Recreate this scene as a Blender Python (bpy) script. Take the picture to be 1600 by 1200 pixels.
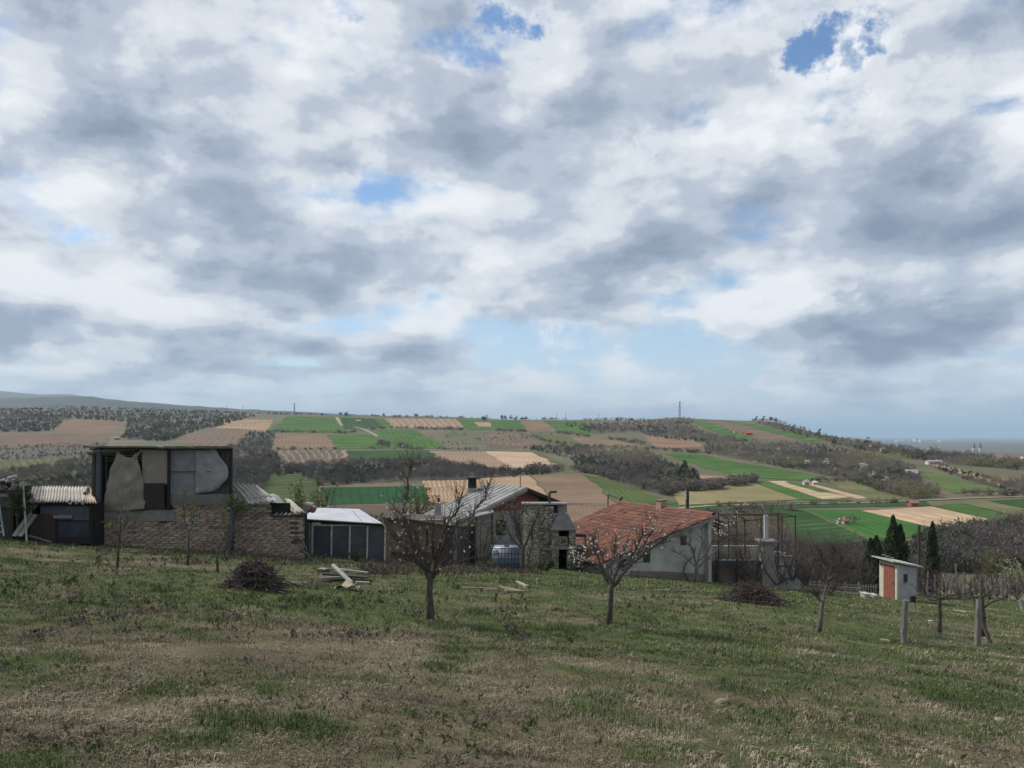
import bpy, math, random
import numpy as np
from mathutils import Vector

for o in list(bpy.data.objects): bpy.data.objects.remove(o, do_unlink=True)
SC = bpy.context.scene
COL = SC.collection
F, HU, HV = 1200.0, 800.0, 682.0        # focal length in photo pixels, principal column, eye-level row

# ---------------------------------------------------------------- camera
cd = bpy.data.cameras.new('camera'); cam = bpy.data.objects.new('camera', cd); COL.objects.link(cam)
cam.location = (0, 0, 0); cam.rotation_euler = (math.radians(90), 0, 0)
cd.sensor_width = 36; cd.lens = 36 * F / 1600; cd.shift_y = 82 / 1600
cd.clip_start = 0.1; cd.clip_end = 200000
SC.camera = cam
SC.render.resolution_x, SC.render.resolution_y = 1024, 768

# ---------------------------------------------------------------- world: daylight sky with a broken cloud layer
SUN_AZ, SUN_EL = math.radians(-62), math.radians(46)      # azimuth from +Y towards +X
sdir = Vector((math.sin(SUN_AZ) * math.cos(SUN_EL), math.cos(SUN_AZ) * math.cos(SUN_EL), math.sin(SUN_EL)))
W = bpy.data.worlds.new('World'); SC.world = W; W.use_nodes = True
nt = W.node_tree; nt.nodes.clear()
def N(t, **kw):
    n = nt.nodes.new(t)
    for k, v in kw.items(): setattr(n, k, v)
    return n
def lk(a, b): nt.links.new(a, b)
def wmath(op, a, b=None, c=None, clamp=False):
    n = N('ShaderNodeMath', operation=op, use_clamp=clamp)
    for i, s in enumerate((a, b, c)):
        if s is None: continue
        if isinstance(s, (int, float)): n.inputs[i].default_value = s
        else: lk(s, n.inputs[i])
    return n.outputs[0]
def wvec(op, a, b=None):
    n = N('ShaderNodeVectorMath', operation=op)
    for i, s in enumerate((a, b)):
        if s is None: continue
        if isinstance(s, (tuple, list)): n.inputs[i].default_value = s
        else: lk(s, n.inputs[i])
    return n
def wstep(x, lo, hi, a=0.0, b=1.0):
    n = N('ShaderNodeMapRange', interpolation_type='SMOOTHSTEP')
    lk(x, n.inputs[0]); n.inputs[1].default_value = lo; n.inputs[2].default_value = hi
    n.inputs[3].default_value = a; n.inputs[4].default_value = b
    return n.outputs[0]
def wnoise(vec, scale, detail, rough, dist=0.0):
    n = N('ShaderNodeTexNoise'); lk(vec, n.inputs['Vector'])
    n.inputs['Scale'].default_value = scale; n.inputs['Detail'].default_value = detail
    n.inputs['Roughness'].default_value = rough; n.inputs['Distortion'].default_value = dist
    return n
def wmix(f, a, b):
    n = N('ShaderNodeMix', data_type='RGBA'); lk(f, n.inputs[0])
    for s, k in ((a, 6), (b, 7)):
        if isinstance(s, tuple): n.inputs[k].default_value = s
        else: lk(s, n.inputs[k])
    return n.outputs[2]
sky = N('ShaderNodeTexSky', sky_type='NISHITA'); sky.sun_disc = False
sky.sun_elevation = SUN_EL; sky.sun_rotation = SUN_AZ
sky.altitude = 200; sky.air_density = 1.0; sky.dust_density = 0.5; sky.ozone_density = 1.5
tc = N('ShaderNodeTexCoord'); D = tc.outputs['Generated']
sep = N('ShaderNodeSeparateXYZ'); lk(D, sep.inputs[0])
zc = wmath('ADD', wmath('MAXIMUM', sep.outputs[2], 0.0), 0.17)
comb = N('ShaderNodeCombineXYZ')
lk(wmath('DIVIDE', sep.outputs[0], zc), comb.inputs[0]); lk(wmath('DIVIDE', sep.outputs[1], zc), comb.inputs[1])
PL = comb.outputs[0]                                   # position on the cloud layer
n_big = wnoise(PL, 1.1, 2.0, 0.5, 0.2).outputs[0]
n_det = wnoise(PL, 2.3, 8.0, 0.52, 0.15).outputs[0]
off = wvec('ADD', PL, (sdir.x * 0.16, sdir.y * 0.16, 0.0)).outputs[0]
n_det2 = wnoise(off, 2.3, 5.0, 0.5, 0.15).outputs[0]
wob = wnoise(D, 9.0, 8.0, 0.68).outputs[1]
wob = wvec('MULTIPLY', wvec('SUBTRACT', wob, (.5, .5, .5)).outputs[0], (.22, .0, .14)).outputs[0]
DW = wvec('ADD', D, wob).outputs[0]
def blobs(lst):
    tot = None
    for (u, v, ru, rv, a) in lst:
        c = Vector(((u - HU) / F, 1, (HV - v) / F)); k = 1 / c.length; c.normalize()
        d = wvec('SUBTRACT', DW, tuple(c)).outputs[0]
        d = wvec('MULTIPLY', d, (F / ru / k, 1.0, F / rv / k)).outputs[0]
        ln = wvec('LENGTH', d).outputs[1]
        w = wstep(ln, 0.15, 1.0, a, 0.0)
        tot = w if tot is None else wmath('ADD', tot, w)
    return tot
# gaps where blue shows (negative) and thicker banks (positive)
gap = blobs([(740, 90, 110, 45, -.11), (800, 20, 60, 40, -.12), (1300, 65, 85, 38, -.115), (1370, 100, 45, 32, -.08), (1570, 150, 260, 150, .2), (30, 400, 160, 120, .1), (250, 230, 300, 120, .05), (1050, 130, 240, 130, .08), (740, 390, 180, 90, .09), (1150, 150, 150, 90, .06),
             (575, 260, 40, 75, -.07), (1010, 235, 40, 30, -.08), (560, 5, 90, 25, -.1), (150, 360, 60, 20, -.06),
             (840, 540, 190, 55, -.17), (1130, 560, 220, 70, -.13), (1240, 480, 110, 40, -.12), (700, 500, 110, 50, -.07),
             (1000, 600, 300, 40, -.08), (250, 160, 420, 260, .07), (1450, 300, 300, 220, .06), (950, 330, 300, 160, .07),
             (400, 430, 260, 110, .08), (1480, 520, 190, 70, .1), (100, 520, 260, 60, .08)])
dark = blobs([(60, 110, 221, 182, .75), (990, 130, 351, 195, .9), (360, 170, 429, 208, .35), (480, 400, 286, 130, .75),
              (1150, 290, 221, 78, .5), (1180, 385, 338, 78, .7), (1500, 410, 338, 97, .8), (1480, 520, 260, 78, .45),
              (110, 500, 299, 65, .8), (330, 560, 390, 45, .5), (740, 300, 208, 117, .45), (1480, 240, 260, 117, .3), (120, 300, 260, 91, .35)])
n_mid = wnoise(wvec('ADD', PL, (7.3, 2.1, 4.0)).outputs[0], 1.5, 3.0, 0.5, 0.2).outputs[0]
DP = wvec('MULTIPLY', D, (1.0, 1.0, 1.7)).outputs[0]                     # billows keep their round shape overhead and low down
n_puff = wnoise(DP, 4.4, 12.0, 0.6, 0.0).outputs[0]
n_puff2 = wnoise(wvec('ADD', DP, (sdir.x * 0.05, sdir.y * 0.02, 0.05)).outputs[0], 4.2, 5.0, 0.5, 0.0).outputs[0]
dens = wmath('ADD', wmath('ADD', wmath('MULTIPLY', n_big, 0.36), wmath('MULTIPLY', n_det, 0.30)), wmath('MULTIPLY', n_puff, 0.38))
dens = wmath('ADD', dens, wmath('MULTIPLY', gap, wmath('ADD', wmath('MULTIPLY', n_det, 1.5), 0.0)))
alpha = wstep(dens, 0.408, 0.505)
fadeh = wstep(sep.outputs[2], 0.0, 0.1)
alpha = wmath('MULTIPLY', alpha, wmath('ADD', wmath('MULTIPLY', fadeh, 0.6), 0.4))
thick = wmath('ADD', wmath('MULTIPLY', wstep(dens, 0.44, 0.66), 0.6), wmath('MULTIPLY', dark, 0.36))
thick = wmath('ADD', thick, wmath('MULTIPLY', wmath('SUBTRACT', n_mid, 0.415), 1.7))
edge = wmath('ADD', wmath('MULTIPLY', wmath('SUBTRACT', n_puff, n_puff2), 4.0), wmath('MULTIPLY', wmath('SUBTRACT', n_det, n_det2), 1.3))
shade = wstep(wmath('SUBTRACT', thick, edge), -0.28, 1.5)
cr = N('ShaderNodeValToRGB'); lk(shade, cr.inputs[0])
el = cr.color_ramp.elements; cr.color_ramp.interpolation = 'EASE'
el[0].position = 0.0; el[0].color = (8.2, 8.4, 8.6, 1)
el[1].position = 1.0; el[1].color = (2.1, 2.6, 3.5, 1)
for p_, c_ in ((.22, (6.6, 6.95, 7.4, 1)), (.48, (4.5, 5.0, 5.85, 1)), (.75, (3.1, 3.65, 4.6, 1))):
    e = el.new(p_); e.color = c_
vivid = N('ShaderNodeHueSaturation'); vivid.inputs['Saturation'].default_value = 1.15; vivid.inputs['Value'].default_value = 1.25; lk(sky.outputs[0], vivid.inputs['Color'])
skyc = wmix(wstep(sep.outputs[2], 0.0, 0.26, 0.6, 0.0), vivid.outputs[0], (5.5, 6.4, 7.8, 1))   # paler clear sky low down
final = wmix(alpha, skyc, cr.outputs[0])
bg = N('ShaderNodeBackground'); lk(final, bg.inputs[0]); bg.inputs[1].default_value = 0.084
out = N('ShaderNodeOutputWorld'); lk(bg.outputs[0], out.inputs[0])

# ---------------------------------------------------------------- sun through thin cloud
sl = bpy.data.lights.new('sun', 'SUN'); sun = bpy.data.objects.new('sun', sl); COL.objects.link(sun)
W.cycles.sampling_method = 'MANUAL'; W.cycles.sample_map_resolution = 512
sl.energy = 3.3; sl.angle = math.radians(7); sl.color = (1.0, .93, .82)
sun.rotation_euler = sdir.to_track_quat('Z', 'Y').to_euler()

SC.view_settings.view_transform = 'Standard'; SC.view_settings.look = 'None'
SC.view_settings.exposure = 0.43; SC.view_settings.gamma = 1.0; SC.view_settings.use_curve_mapping = False

# ---------------------------------------------------------------- helpers
RNG = np.random.default_rng(7)
def P(u, v, Y): return np.array([(u - HU) / F * Y, Y, -(v - HV) / F * Y])
ORG = {}
def props(o, label=None, cat=None, group=None, kind=None):
    if label: o['label'] = label
    if cat: o['category'] = cat
    if group: o['group'] = group
    if kind: o['kind'] = kind
    return o
def thing(name, loc, label, cat, group=None):
    o = bpy.data.objects.new(name, None); COL.objects.link(o); o.location = tuple(loc); o.empty_display_size = .2
    ORG[o.name] = np.array(loc, float)
    return props(o, label, cat, group)
def link_mesh(name, me, m, parent=None, at=None):
    """link a mesh built in world coordinates; its origin is the parent's (or `at`)"""
    o = bpy.data.objects.new(name, me); COL.objects.link(o)
    if m is not None and len(me.materials) == 0: me.materials.append(m)
    if parent is not None:
        org = ORG[parent.name]; o.parent = parent
    else:
        org = np.array(at if at is not None else (0, 0, 0), float); o.location = tuple(org)
    if np.any(org):
        co = np.empty(len(me.vertices) * 3); me.vertices.foreach_get('co', co)
        co = (co.reshape(-1, 3) - org).ravel(); me.vertices.foreach_set('co', co); me.update()
    ORG[o.name] = org
    return o
class MB:
    def __init__(s): s.v = []; s.f = []
    def add(s, vs, fs):
        b = len(s.v); s.v.extend([tuple(map(float, p)) for p in vs]); s.f.extend([tuple(i + b for i in f) for f in fs]); return s
    def hexa(s, p):     # 8 points: bottom 4 (ccw), top 4
        return s.add(p, [(3, 2, 1, 0), (4, 5, 6, 7), (0, 1, 5, 4), (1, 2, 6, 5), (2, 3, 7, 6), (3, 0, 4, 7)])
    def box(s, c, size, rz=0.0):
        c = np.array(c, float); hx, hy, hz = np.array(size) / 2
        ca, sa = math.cos(rz), math.sin(rz)
        pts = []
        for z in (-hz, hz):
            for x, y in ((-hx, -hy), (hx, -hy), (hx, hy), (-hx, hy)):
                pts.append(c + np.array((x * ca - y * sa, x * sa + y * ca, z)))
        return s.hexa(pts)
    def beam(s, p, q, w, h, up=(0, 0, 1)):
        p = np.array(p, float); q = np.array(q, float); d = q - p; d /= np.linalg.norm(d)
        a = np.cross(d, up)
        if np.linalg.norm(a) < 1e-3: a = np.cross(d, (0, 1, 0))
        a /= np.linalg.norm(a); b = np.cross(a, d)
        a = a * w / 2; b = b * h / 2
        return s.hexa([p - a - b, p + a - b, q + a - b, q - a - b, p - a + b, p + a + b, q + a + b, q - a + b])
    def prism(s, poly, d):      # polygon (3D points) extruded by vector d
        n = len(poly); poly = [np.array(p, float) for p in poly]; d = np.array(d, float)
        top = [p + d for p in poly]
        return s.add(poly + top, [tuple(range(n - 1, -1, -1)), tuple(range(n, 2 * n))] + [(i, (i + 1) % n, n + (i + 1) % n, n + i) for i in range(n)])
    def grid(s, G, thick=None):      # G: rows x cols x 3 ; optional thickness vector -> closed sheet
        G = np.array(G, float); r, c = G.shape[:2]
        fs = [(i * c + j, i * c + j + 1, (i + 1) * c + j + 1, (i + 1) * c + j) for i in range(r - 1) for j in range(c - 1)]
        if thick is None: return s.add(G.reshape(-1, 3), fs)
        B = G + np.array(thick); n = r * c
        fs2 = [tuple(n + k for k in reversed(f)) for f in fs]
        rim = [j for j in range(c)] + [i * c + c - 1 for i in range(1, r)] + [(r - 1) * c + j for j in range(c - 2, -1, -1)] + [i * c for i in range(r - 2, 0, -1)]
        side = [(rim[k], n + rim[k], n + rim[(k + 1) % len(rim)], rim[(k + 1) % len(rim)]) for k in range(len(rim))]
        return s.add(np.concatenate([G.reshape(-1, 3), B.reshape(-1, 3)]), fs + fs2 + side)
    def tube(s, pts, rad, n=6, cap=True):
        pts = np.array(pts, float); m = len(pts)
        rad = np.full(m, rad) if np.isscalar(rad) else np.array(rad, float)
        T = np.gradient(pts, axis=0) if m > 1 else None
        T /= np.maximum(np.linalg.norm(T, axis=1)[:, None], 1e-9)
        ref = np.array((0.31, 0.17, 0.93)) if abs(T[0][2]) < .8 else np.array((.93, .31, .17))
        A = np.cross(T, ref); A /= np.maximum(np.linalg.norm(A, axis=1)[:, None], 1e-9); B = np.cross(T, A)
        an = np.arange(n) * 2 * math.pi / n
        V = pts[:, None, :] + rad[:, None, None] * (np.cos(an)[None, :, None] * A[:, None, :] + np.sin(an)[None, :, None] * B[:, None, :])
        fs = [(i * n + j, i * n + (j + 1) % n, (i + 1) * n + (j + 1) % n, (i + 1) * n + j) for i in range(m - 1) for j in range(n)]
        if cap: fs += [tuple(range(n - 1, -1, -1)), tuple((m - 1) * n + j for j in range(n))]
        return s.add(V.reshape(-1, 3), fs)
    def build(s, name, m, parent=None, at=None, smooth=False):
        me = bpy.data.meshes.new(name); me.from_pydata(s.v, [], s.f); me.validate(); me.update()
        if smooth: me.shade_smooth()
        return link_mesh(name, me, m, parent, at)
def sub(p_obj):      # ORG of a part is its thing's; helper for sub-parts
    return p_obj

def value_noise(x, y, seed=0):
    x = np.asarray(x, float); y = np.asarray(y, float)
    xi = np.floor(x).astype(np.int64); yi = np.floor(y).astype(np.int64); fx = x - xi; fy = y - yi
    def h(a, b):
        k = (a * 374761393 + b * 668265263 + seed * 974634777) & 0xFFFFFFFF
        k = ((k ^ (k >> 13)) * 1274126177) & 0xFFFFFFFF
        k = k ^ (k >> 16)
        return (k & 0xFFFFFF) / float(0xFFFFFF)
    fx = fx * fx * (3 - 2 * fx); fy = fy * fy * (3 - 2 * fy)
    return (h(xi, yi) * (1 - fx) + h(xi + 1, yi) * fx) * (1 - fy) + (h(xi, yi + 1) * (1 - fx) + h(xi + 1, yi + 1) * fx) * fy
def fbm(x, y, seed=0, oct=4):
    t = 0; a = .5
    for i in range(oct):
        t = t + a * value_noise(np.asarray(x) * 2 ** i, np.asarray(y) * 2 ** i, seed + i * 17); a *= .5
    return t / (1 - .5 ** oct)
def smooth(a, b, x):
    t = np.clip((np.asarray(x, float) - a) / (b - a), 0, 1); return t * t * (3 - 2 * t)

MATS = {}
def mat(name, c1, c2=None, rough=.9, scale=6.0, detail=6.0, bump=.3, bscale=None, metal=0.0, spec=.25, c3=None, stretch=(1, 1, 1), lo=.38, hi=.62, bdist=.02):
    """principled surface whose colour wanders between two or three real colours, with fine relief"""
    if name in MATS: return MATS[name]
    m = bpy.data.materials.new(name); m.use_nodes = True; t = m.node_tree; b = t.nodes['Principled BSDF']
    b.inputs['Roughness'].default_value = rough; b.inputs['Metallic'].default_value = metal
    b.inputs['Specular IOR Level'].default_value = spec
    tcn = t.nodes.new('ShaderNodeTexCoord'); mp = t.nodes.new('ShaderNodeMapping'); mp.inputs['Scale'].default_value = stretch
    t.links.new(tcn.outputs['Object'], mp.inputs[0])
    nz = t.nodes.new('ShaderNodeTexNoise'); nz.inputs['Scale'].default_value = scale; nz.inputs['Detail'].default_value = detail; nz.inputs['Roughness'].default_value = .62
    t.links.new(mp.outputs[0], nz.inputs['Vector'])
    r = t.nodes.new('ShaderNodeValToRGB'); t.links.new(nz.outputs[0], r.inputs[0])
    c2 = c2 or tuple(x * .75 for x in c1)
    r.color_ramp.elements[0].position = lo; r.color_ramp.elements[0].color = (*c1, 1)
    r.color_ramp.elements[1].position = hi; r.color_ramp.elements[1].color = (*c2, 1)
    if c3: e = r.color_ramp.elements.new(min(.95, hi + .1)); e.color = (*c3, 1)
    t.links.new(r.outputs[0], b.inputs['Base Color'])
    if bump:
        n2 = t.nodes.new('ShaderNodeTexNoise'); n2.inputs['Scale'].default_value = bscale or scale * 5; n2.inputs['Detail'].default_value = 5
        t.links.new(mp.outputs[0], n2.inputs['Vector'])
        bp = t.nodes.new('ShaderNodeBump'); bp.inputs['Strength'].default_value = bump; bp.inputs['Distance'].default_value = bdist
        t.links.new(n2.outputs[0], bp.inputs['Height']); t.links.new(bp.outputs[0], b.inputs['Normal'])
    MATS[name] = m; return m
def rand_mat(name, cols, rough=.9, bump=.3, nscale=12.0, var=.25, attr=None):
    """colour picked per object (Object Info random) or per face attribute from a ramp of real colours"""
    if name in MATS: return MATS[name]
    m = bpy.data.materials.new(name); m.use_nodes = True; t = m.node_tree; b = t.nodes['Principled BSDF']
    b.inputs['Roughness'].default_value = rough; b.inputs['Specular IOR Level'].default_value = .2
    if attr:
        s_ = t.nodes.new('ShaderNodeAttribute'); s_.attribute_name = attr; src = s_.outputs['Fac']
    else:
        s_ = t.nodes.new('ShaderNodeObjectInfo'); src = s_.outputs['Random']
    r = t.nodes.new('ShaderNodeValToRGB'); t.links.new(src, r.inputs[0]); els = r.color_ramp.elements
    k = len(cols)
    els[0].position = 0; els[0].color = (*cols[0], 1); els[1].position = 1; els[1].color = (*cols[-1], 1)
    for i in range(1, k - 1): els.new(i / (k - 1)).color = (*cols[i], 1)
    tcn = t.nodes.new('ShaderNodeTexCoord'); nz = t.nodes.new('ShaderNodeTexNoise'); nz.inputs['Scale'].default_value = nscale; nz.inputs['Detail'].default_value = 5
    t.links.new(tcn.outputs['Object'], nz.inputs['Vector'])
    mr = t.nodes.new('ShaderNodeMapRange'); mr.inputs[1].default_value = .3; mr.inputs[2].default_value = .7; mr.inputs[3].default_value = 1 - var; mr.inputs[4].default_value = 1 + var
    t.links.new(nz.outputs[0], mr.inputs[0])
    mx = t.nodes.new('ShaderNodeVectorMath'); mx.operation = 'SCALE'; t.links.new(r.outputs[0], mx.inputs[0]); t.links.new(mr.outputs[0], mx.inputs['Scale'])
    t.links.new(mx.outputs[0], b.inputs['Base Color'])
    if bump:
        bp = t.nodes.new('ShaderNodeBump'); bp.inputs['Strength'].default_value = bump; bp.inputs['Distance'].default_value = .02
        t.links.new(nz.outputs[0], bp.inputs['Height']); t.links.new(bp.outputs[0], b.inputs['Normal'])
    MATS[name] = m; return m

# ================================================================ terrain
CTRL = [(672, 965, 12), (951, 975, 12.5), (1280, 985, 14), (1412, 1005, 14), (145, 853, 25), (300, 860, 25), (475, 866, 25), (540, 873, 26.5),
        (640, 881, 29.5), (790, 893, 29), (870, 886, 31), (960, 893, 29.3), (1107, 913, 32), (1230, 913, 34), (1400, 942, 34), (1432, 938, 34.3), (20, 845, 24), (1300, 931, 33.5), (1180, 914, 33)]
CP = np.array([P(*c) for c in CTRL])
def g_plane(x, y): return -1.65 - .086 * np.clip(x, -40, 60) - .1075 * y
CR = CP[:, 2] - g_plane(CP[:, 0], CP[:, 1])
def g_near(x, y):
    x = np.asarray(x, float); y = np.asarray(y, float)
    num = 0; den = .12
    for (cx, cy, _), r in zip(CP, CR):
        w = np.exp(-((x - cx) ** 2 + (y - cy) ** 2) / (2 * 3.2 ** 2)); num = num + w * r; den = den + w
    return g_plane(x, y) + num / den - .3 * smooth(14, 30, y) * (.12 / den)
_Y = np.arange(0, 6001, 1.0)
_Z = np.interp(_Y, [0, 200, 250, 300, 360, 450, 600, 750, 1000, 1300, 1600, 2000, 6000], [-34.5, -34, -33.2, -31, -29.4, -25.5, -18.5, -11.25, 6, 29, 56, 92, 450])
_k = np.ones(61) / 61
_Zs = np.convolve(np.pad(_Z, 30, mode='edge'), _k, mode='valid')
_V = HV - _Zs / np.maximum(_Y, 1) * F
CU = [-900, 0, 120, 250, 330, 400, 450, 600, 700, 800, 900, 1000, 1060, 1100, 1180, 1215, 1240, 1290, 1400, 1500, 1600, 2200, 2600]
CV = [632, 640, 638, 641, 643, 646, 647, 650, 652, 655.5, 656, 656, 653, 655, 657, 659, 666, 680, 699, 712, 722, 745, 750]
def crestY(u):
    vc = np.interp(u, CU, CV); sel = (_Y > 330) & (_Y < 2200)
    yy = _Y[sel][::-1]; vv = _V[sel][::-1]
    return np.interp(vc, vv, yy)
def g_far(x, y):
    x = np.asarray(x, float); y = np.asarray(y, float)
    u = HU + F * x / np.maximum(y, 1)
    yc = crestY(u); rise = np.interp(y, _Y, _Zs)
    rise = rise + (.009 * y * (fbm(x / 170 + 31, y / 200 + 7, 5, 3) - .5)) * smooth(210, 330, y) * (1 - smooth(.8, 1.0, y / yc))
    zc = np.interp(yc, _Y, _Zs)
    k = np.interp(u, [1150, 1320], [.035, .085])
    fall = zc - k * (y - yc) + .006 * yc * (fbm(x / 90, y / 90, 3, 3) - .5)
    t = smooth(.97, 1.05, y / yc)
    return np.where(y < yc * .97, rise, rise * (1 - t) + np.minimum(fall, rise) * t)
def ground_h(x, y):
    w = smooth(38, 140, y)
    a = g_near(x, np.minimum(y, 150)); b = g_far(x, np.maximum(y, 60))
    return a * (1 - w) + b * w
def ray_near(u, v):
    ys = np.arange(3.0, 60, .05); z = -(v - HV) / F * ys; g = g_near((u - HU) / F * ys, ys)
    k = np.argmax(z <= g); y = ys[k] if k > 0 else 45.0
    return np.array([(u - HU) / F * y, y, float(g_near((u - HU) / F * y, y))])
_YS = np.geomspace(150, 2300, 420)
def ray_far(u, v):
    """where view rays meet the valley and the opposite hill; u, v arrays"""
    u = np.atleast_1d(np.asarray(u, float)); v = np.atleast_1d(np.asarray(v, float)); res = []
    for i in range(0, len(u), 400):
        uu = u[i:i + 400, None]; vv = v[i:i + 400, None]
        X = (uu - HU) / F * _YS[None]; Yb = np.broadcast_to(_YS[None], X.shape)
        d = -(vv - HV) / F * Yb - ground_h(X, Yb)
        hit = d <= 0; k = np.where(hit.any(1), hit.argmax(1), -1)
        r = np.arange(len(k)); k1 = np.where(k > 0, k, 1)
        d0 = d[r, k1 - 1]; d1 = d[r, k1]; t = np.clip(d0 / np.maximum(d0 - d1, 1e-6), 0, 1)
        y = _YS[k1 - 1] * (1 - t) + _YS[k1] * t
        y = np.where(k < 0, crestY(u[i:i + 400]), y)
        x = (u[i:i + 400] - HU) / F * y
        res.append(np.stack([x, y, ground_h(x, y)], 1))
    return np.concatenate(res)

def grid_mesh(name, X, Y, Z, attrs=None):
    r, c = X.shape; n = r * c
    me = bpy.data.meshes.new(name); me.vertices.add(n)
    me.vertices.foreach_set('co', np.stack([X, Y, Z], -1).ravel())
    i, j = np.meshgrid(np.arange(r - 1), np.arange(c - 1), indexing='ij'); a = (i * c + j).ravel()
    q = np.stack([a, a + 1, a + c + 1, a + c], 1).ravel(); m = len(q) // 4
    me.loops.add(m * 4); me.loops.foreach_set('vertex_index', q)
    me.polygons.add(m); me.polygons.foreach_set('loop_start', np.arange(m) * 4); me.polygons.foreach_set('loop_total', np.full(m, 4))
    me.update(calc_edges=True); me.validate(); me.shade_smooth()
    for k, val in (attrs or {}).items():
        at = me.attributes.new(k, 'FLOAT', 'POINT'); at.data.foreach_set('value', np.asarray(val, float).ravel())
    return me
def tri_mesh(name, V, T, tint=None):
    me = bpy.data.meshes.new(name); me.vertices.add(len(V)); me.vertices.foreach_set('co', np.ascontiguousarray(V, float).ravel())
    m = len(T); me.loops.add(m * 3); me.loops.foreach_set('vertex_index', np.ascontiguousarray(T).ravel())
    me.polygons.add(m); me.polygons.foreach_set('loop_start', np.arange(m) * 3); me.polygons.foreach_set('loop_total', np.full(m, 3))
    me.update(calc_edges=True)
    if tint is not None:
        at = me.attributes.new('tint', 'FLOAT', 'POINT'); at.data.foreach_set('value', np.asarray(tint, float).ravel())
    return me

# colour pattern of the meadow: how green, how purple (dead-nettle), how bare it is at a spot
def meadow(x, y):
    n1 = fbm(x / 2.6 + 11, y / 2.0 + 3, 1, 4); n2 = fbm(x / .7, y / .55, 9, 3); n3 = fbm(x / 6 + 5, y / 4.5, 21, 3)
    bias = np.interp(y, [3, 6, 9, 10.5, 12.5, 16, 20, 24, 40], [-.01, -.02, .01, .06, .13, .12, .13, .18, .2])
    bias = bias - .16 * np.exp(-((x + 8.5) / 4.5) ** 2 - ((y - 18.3) / 2.2) ** 2) + .1 * np.exp(-((x + 5.5) / 4) ** 2 - ((y - 13) / 1.3) ** 2)
    green = .08 + .84 * smooth(.40, .66, .42 * n1 + .43 * n2 + .15 * n3 + bias)
    purple = smooth(.56, .72, fbm(x / 1.2 + 40, y / .8 + 9, 33, 4)) * .35
    bare = .75 * smooth(.66, .78, fbm(x / 1.3 + 70, y / .8 + 19, 55, 4))
    return green, purple, bare

def meadow_material():
    m = bpy.data.materials.new('meadow_soil'); m.use_nodes = True; t = m.node_tree; b = t.nodes['Principled BSDF']
    b.inputs['Roughness'].default_value = 1; b.inputs['Specular IOR Level'].default_value = .05
    tcn = t.nodes.new('ShaderNodeTexCoord')
    def noise(sc, det=6, rough=.65, stretch=None):
        nz = t.nodes.new('ShaderNodeTexNoise'); nz.inputs['Scale'].default_value = sc; nz.inputs['Detail'].default_value = det; nz.inputs['Roughness'].default_value = rough
        if stretch:
            mp = t.nodes.new('ShaderNodeMapping'); mp.inputs['Scale'].default_value = stretch; t.links.new(tcn.outputs['Object'], mp.inputs[0]); t.links.new(mp.outputs[0], nz.inputs['Vector'])
        else: t.links.new(tcn.outputs['Object'], nz.inputs['Vector'])
        return nz.outputs[0]
    def ramp(x, *st):
        r = t.nodes.new('ShaderNodeValToRGB'); t.links.new(x, r.inputs[0]); e = r.color_ramp.elements
        e[0].position, e[0].color = st[0][0], (*st[0][1], 1); e[1].position, e[1].color = st[-1][0], (*st[-1][1], 1)
        for p_, c_ in st[1:-1]: e.new(p_).color = (*c_, 1)
        return r.outputs[0]
    def attr(n):
        a = t.nodes.new('ShaderNodeAttribute'); a.attribute_name = n; return a.outputs['Fac']
    def mix(f, a, c):
        x = t.nodes.new('ShaderNodeMix'); x.data_type = 'RGBA'; t.links.new(f, x.inputs[0]); t.links.new(a, x.inputs[6]); t.links.new(c, x.inputs[7]); return x.outputs[2]
    fine = noise(42, 8, .75)
    dry = ramp(fine, (.3, (.075, .063, .046)), (.5, (.17, .142, .1)), (.7, (.3, .255, .185)))
    grn = ramp(fine, (.3, (.03, .042, .015)), (.5, (.068, .092, .033)), (.7, (.125, .15, .058)))
    pur = ramp(fine, (.3, (.035, .025, .026)), (.7, (.12, .085, .085)))
    soil = ramp(fine, (.3, (.11, .08, .055)), (.7, (.27, .21, .15)))
    c = mix(attr('green'), dry, grn); c = mix(attr('purple'), c, pur); c = mix(attr('bare'), c, soil)
    t.links.new(c, b.inputs['Base Color'])
    bp = t.nodes.new('ShaderNodeBump'); bp.inputs['Strength'].default_value = .9; bp.inputs['Distance'].default_value = .04
    t.links.new(noise(30, 8, .8), bp.inputs['Height']); t.links.new(bp.outputs[0], b.inputs['Normal'])
    return m

xs = np.arange(-52, 52.01, .26); ys = np.arange(-12, 62, .26)
X, Y = np.meshgrid(xs, ys); G, Pu, Ba = meadow(X, Y)
mound = .10 * np.exp(-((X + 3.05) / .3) ** 2 - ((Y - 7.9) / .2) ** 2)
def bumpy(x, y): return .05 * (fbm(x / .9, y / .9, 77, 3) - .5) + .10 * (fbm(x / 3.5, y / 3.5, 78, 2) - .5)
Zg = ground_h(X, Y) + bumpy(X, Y) + mound
Ba = np.maximum(Ba, smooth(.05, .14, mound))
me = grid_mesh('meadow', X, Y, Zg, {'green': G, 'purple': Pu, 'bare': Ba})
props(link_mesh('meadow', me, meadow_material()), 'sloping meadow of dry straw grass with green patches', 'meadow', kind='structure')

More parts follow.
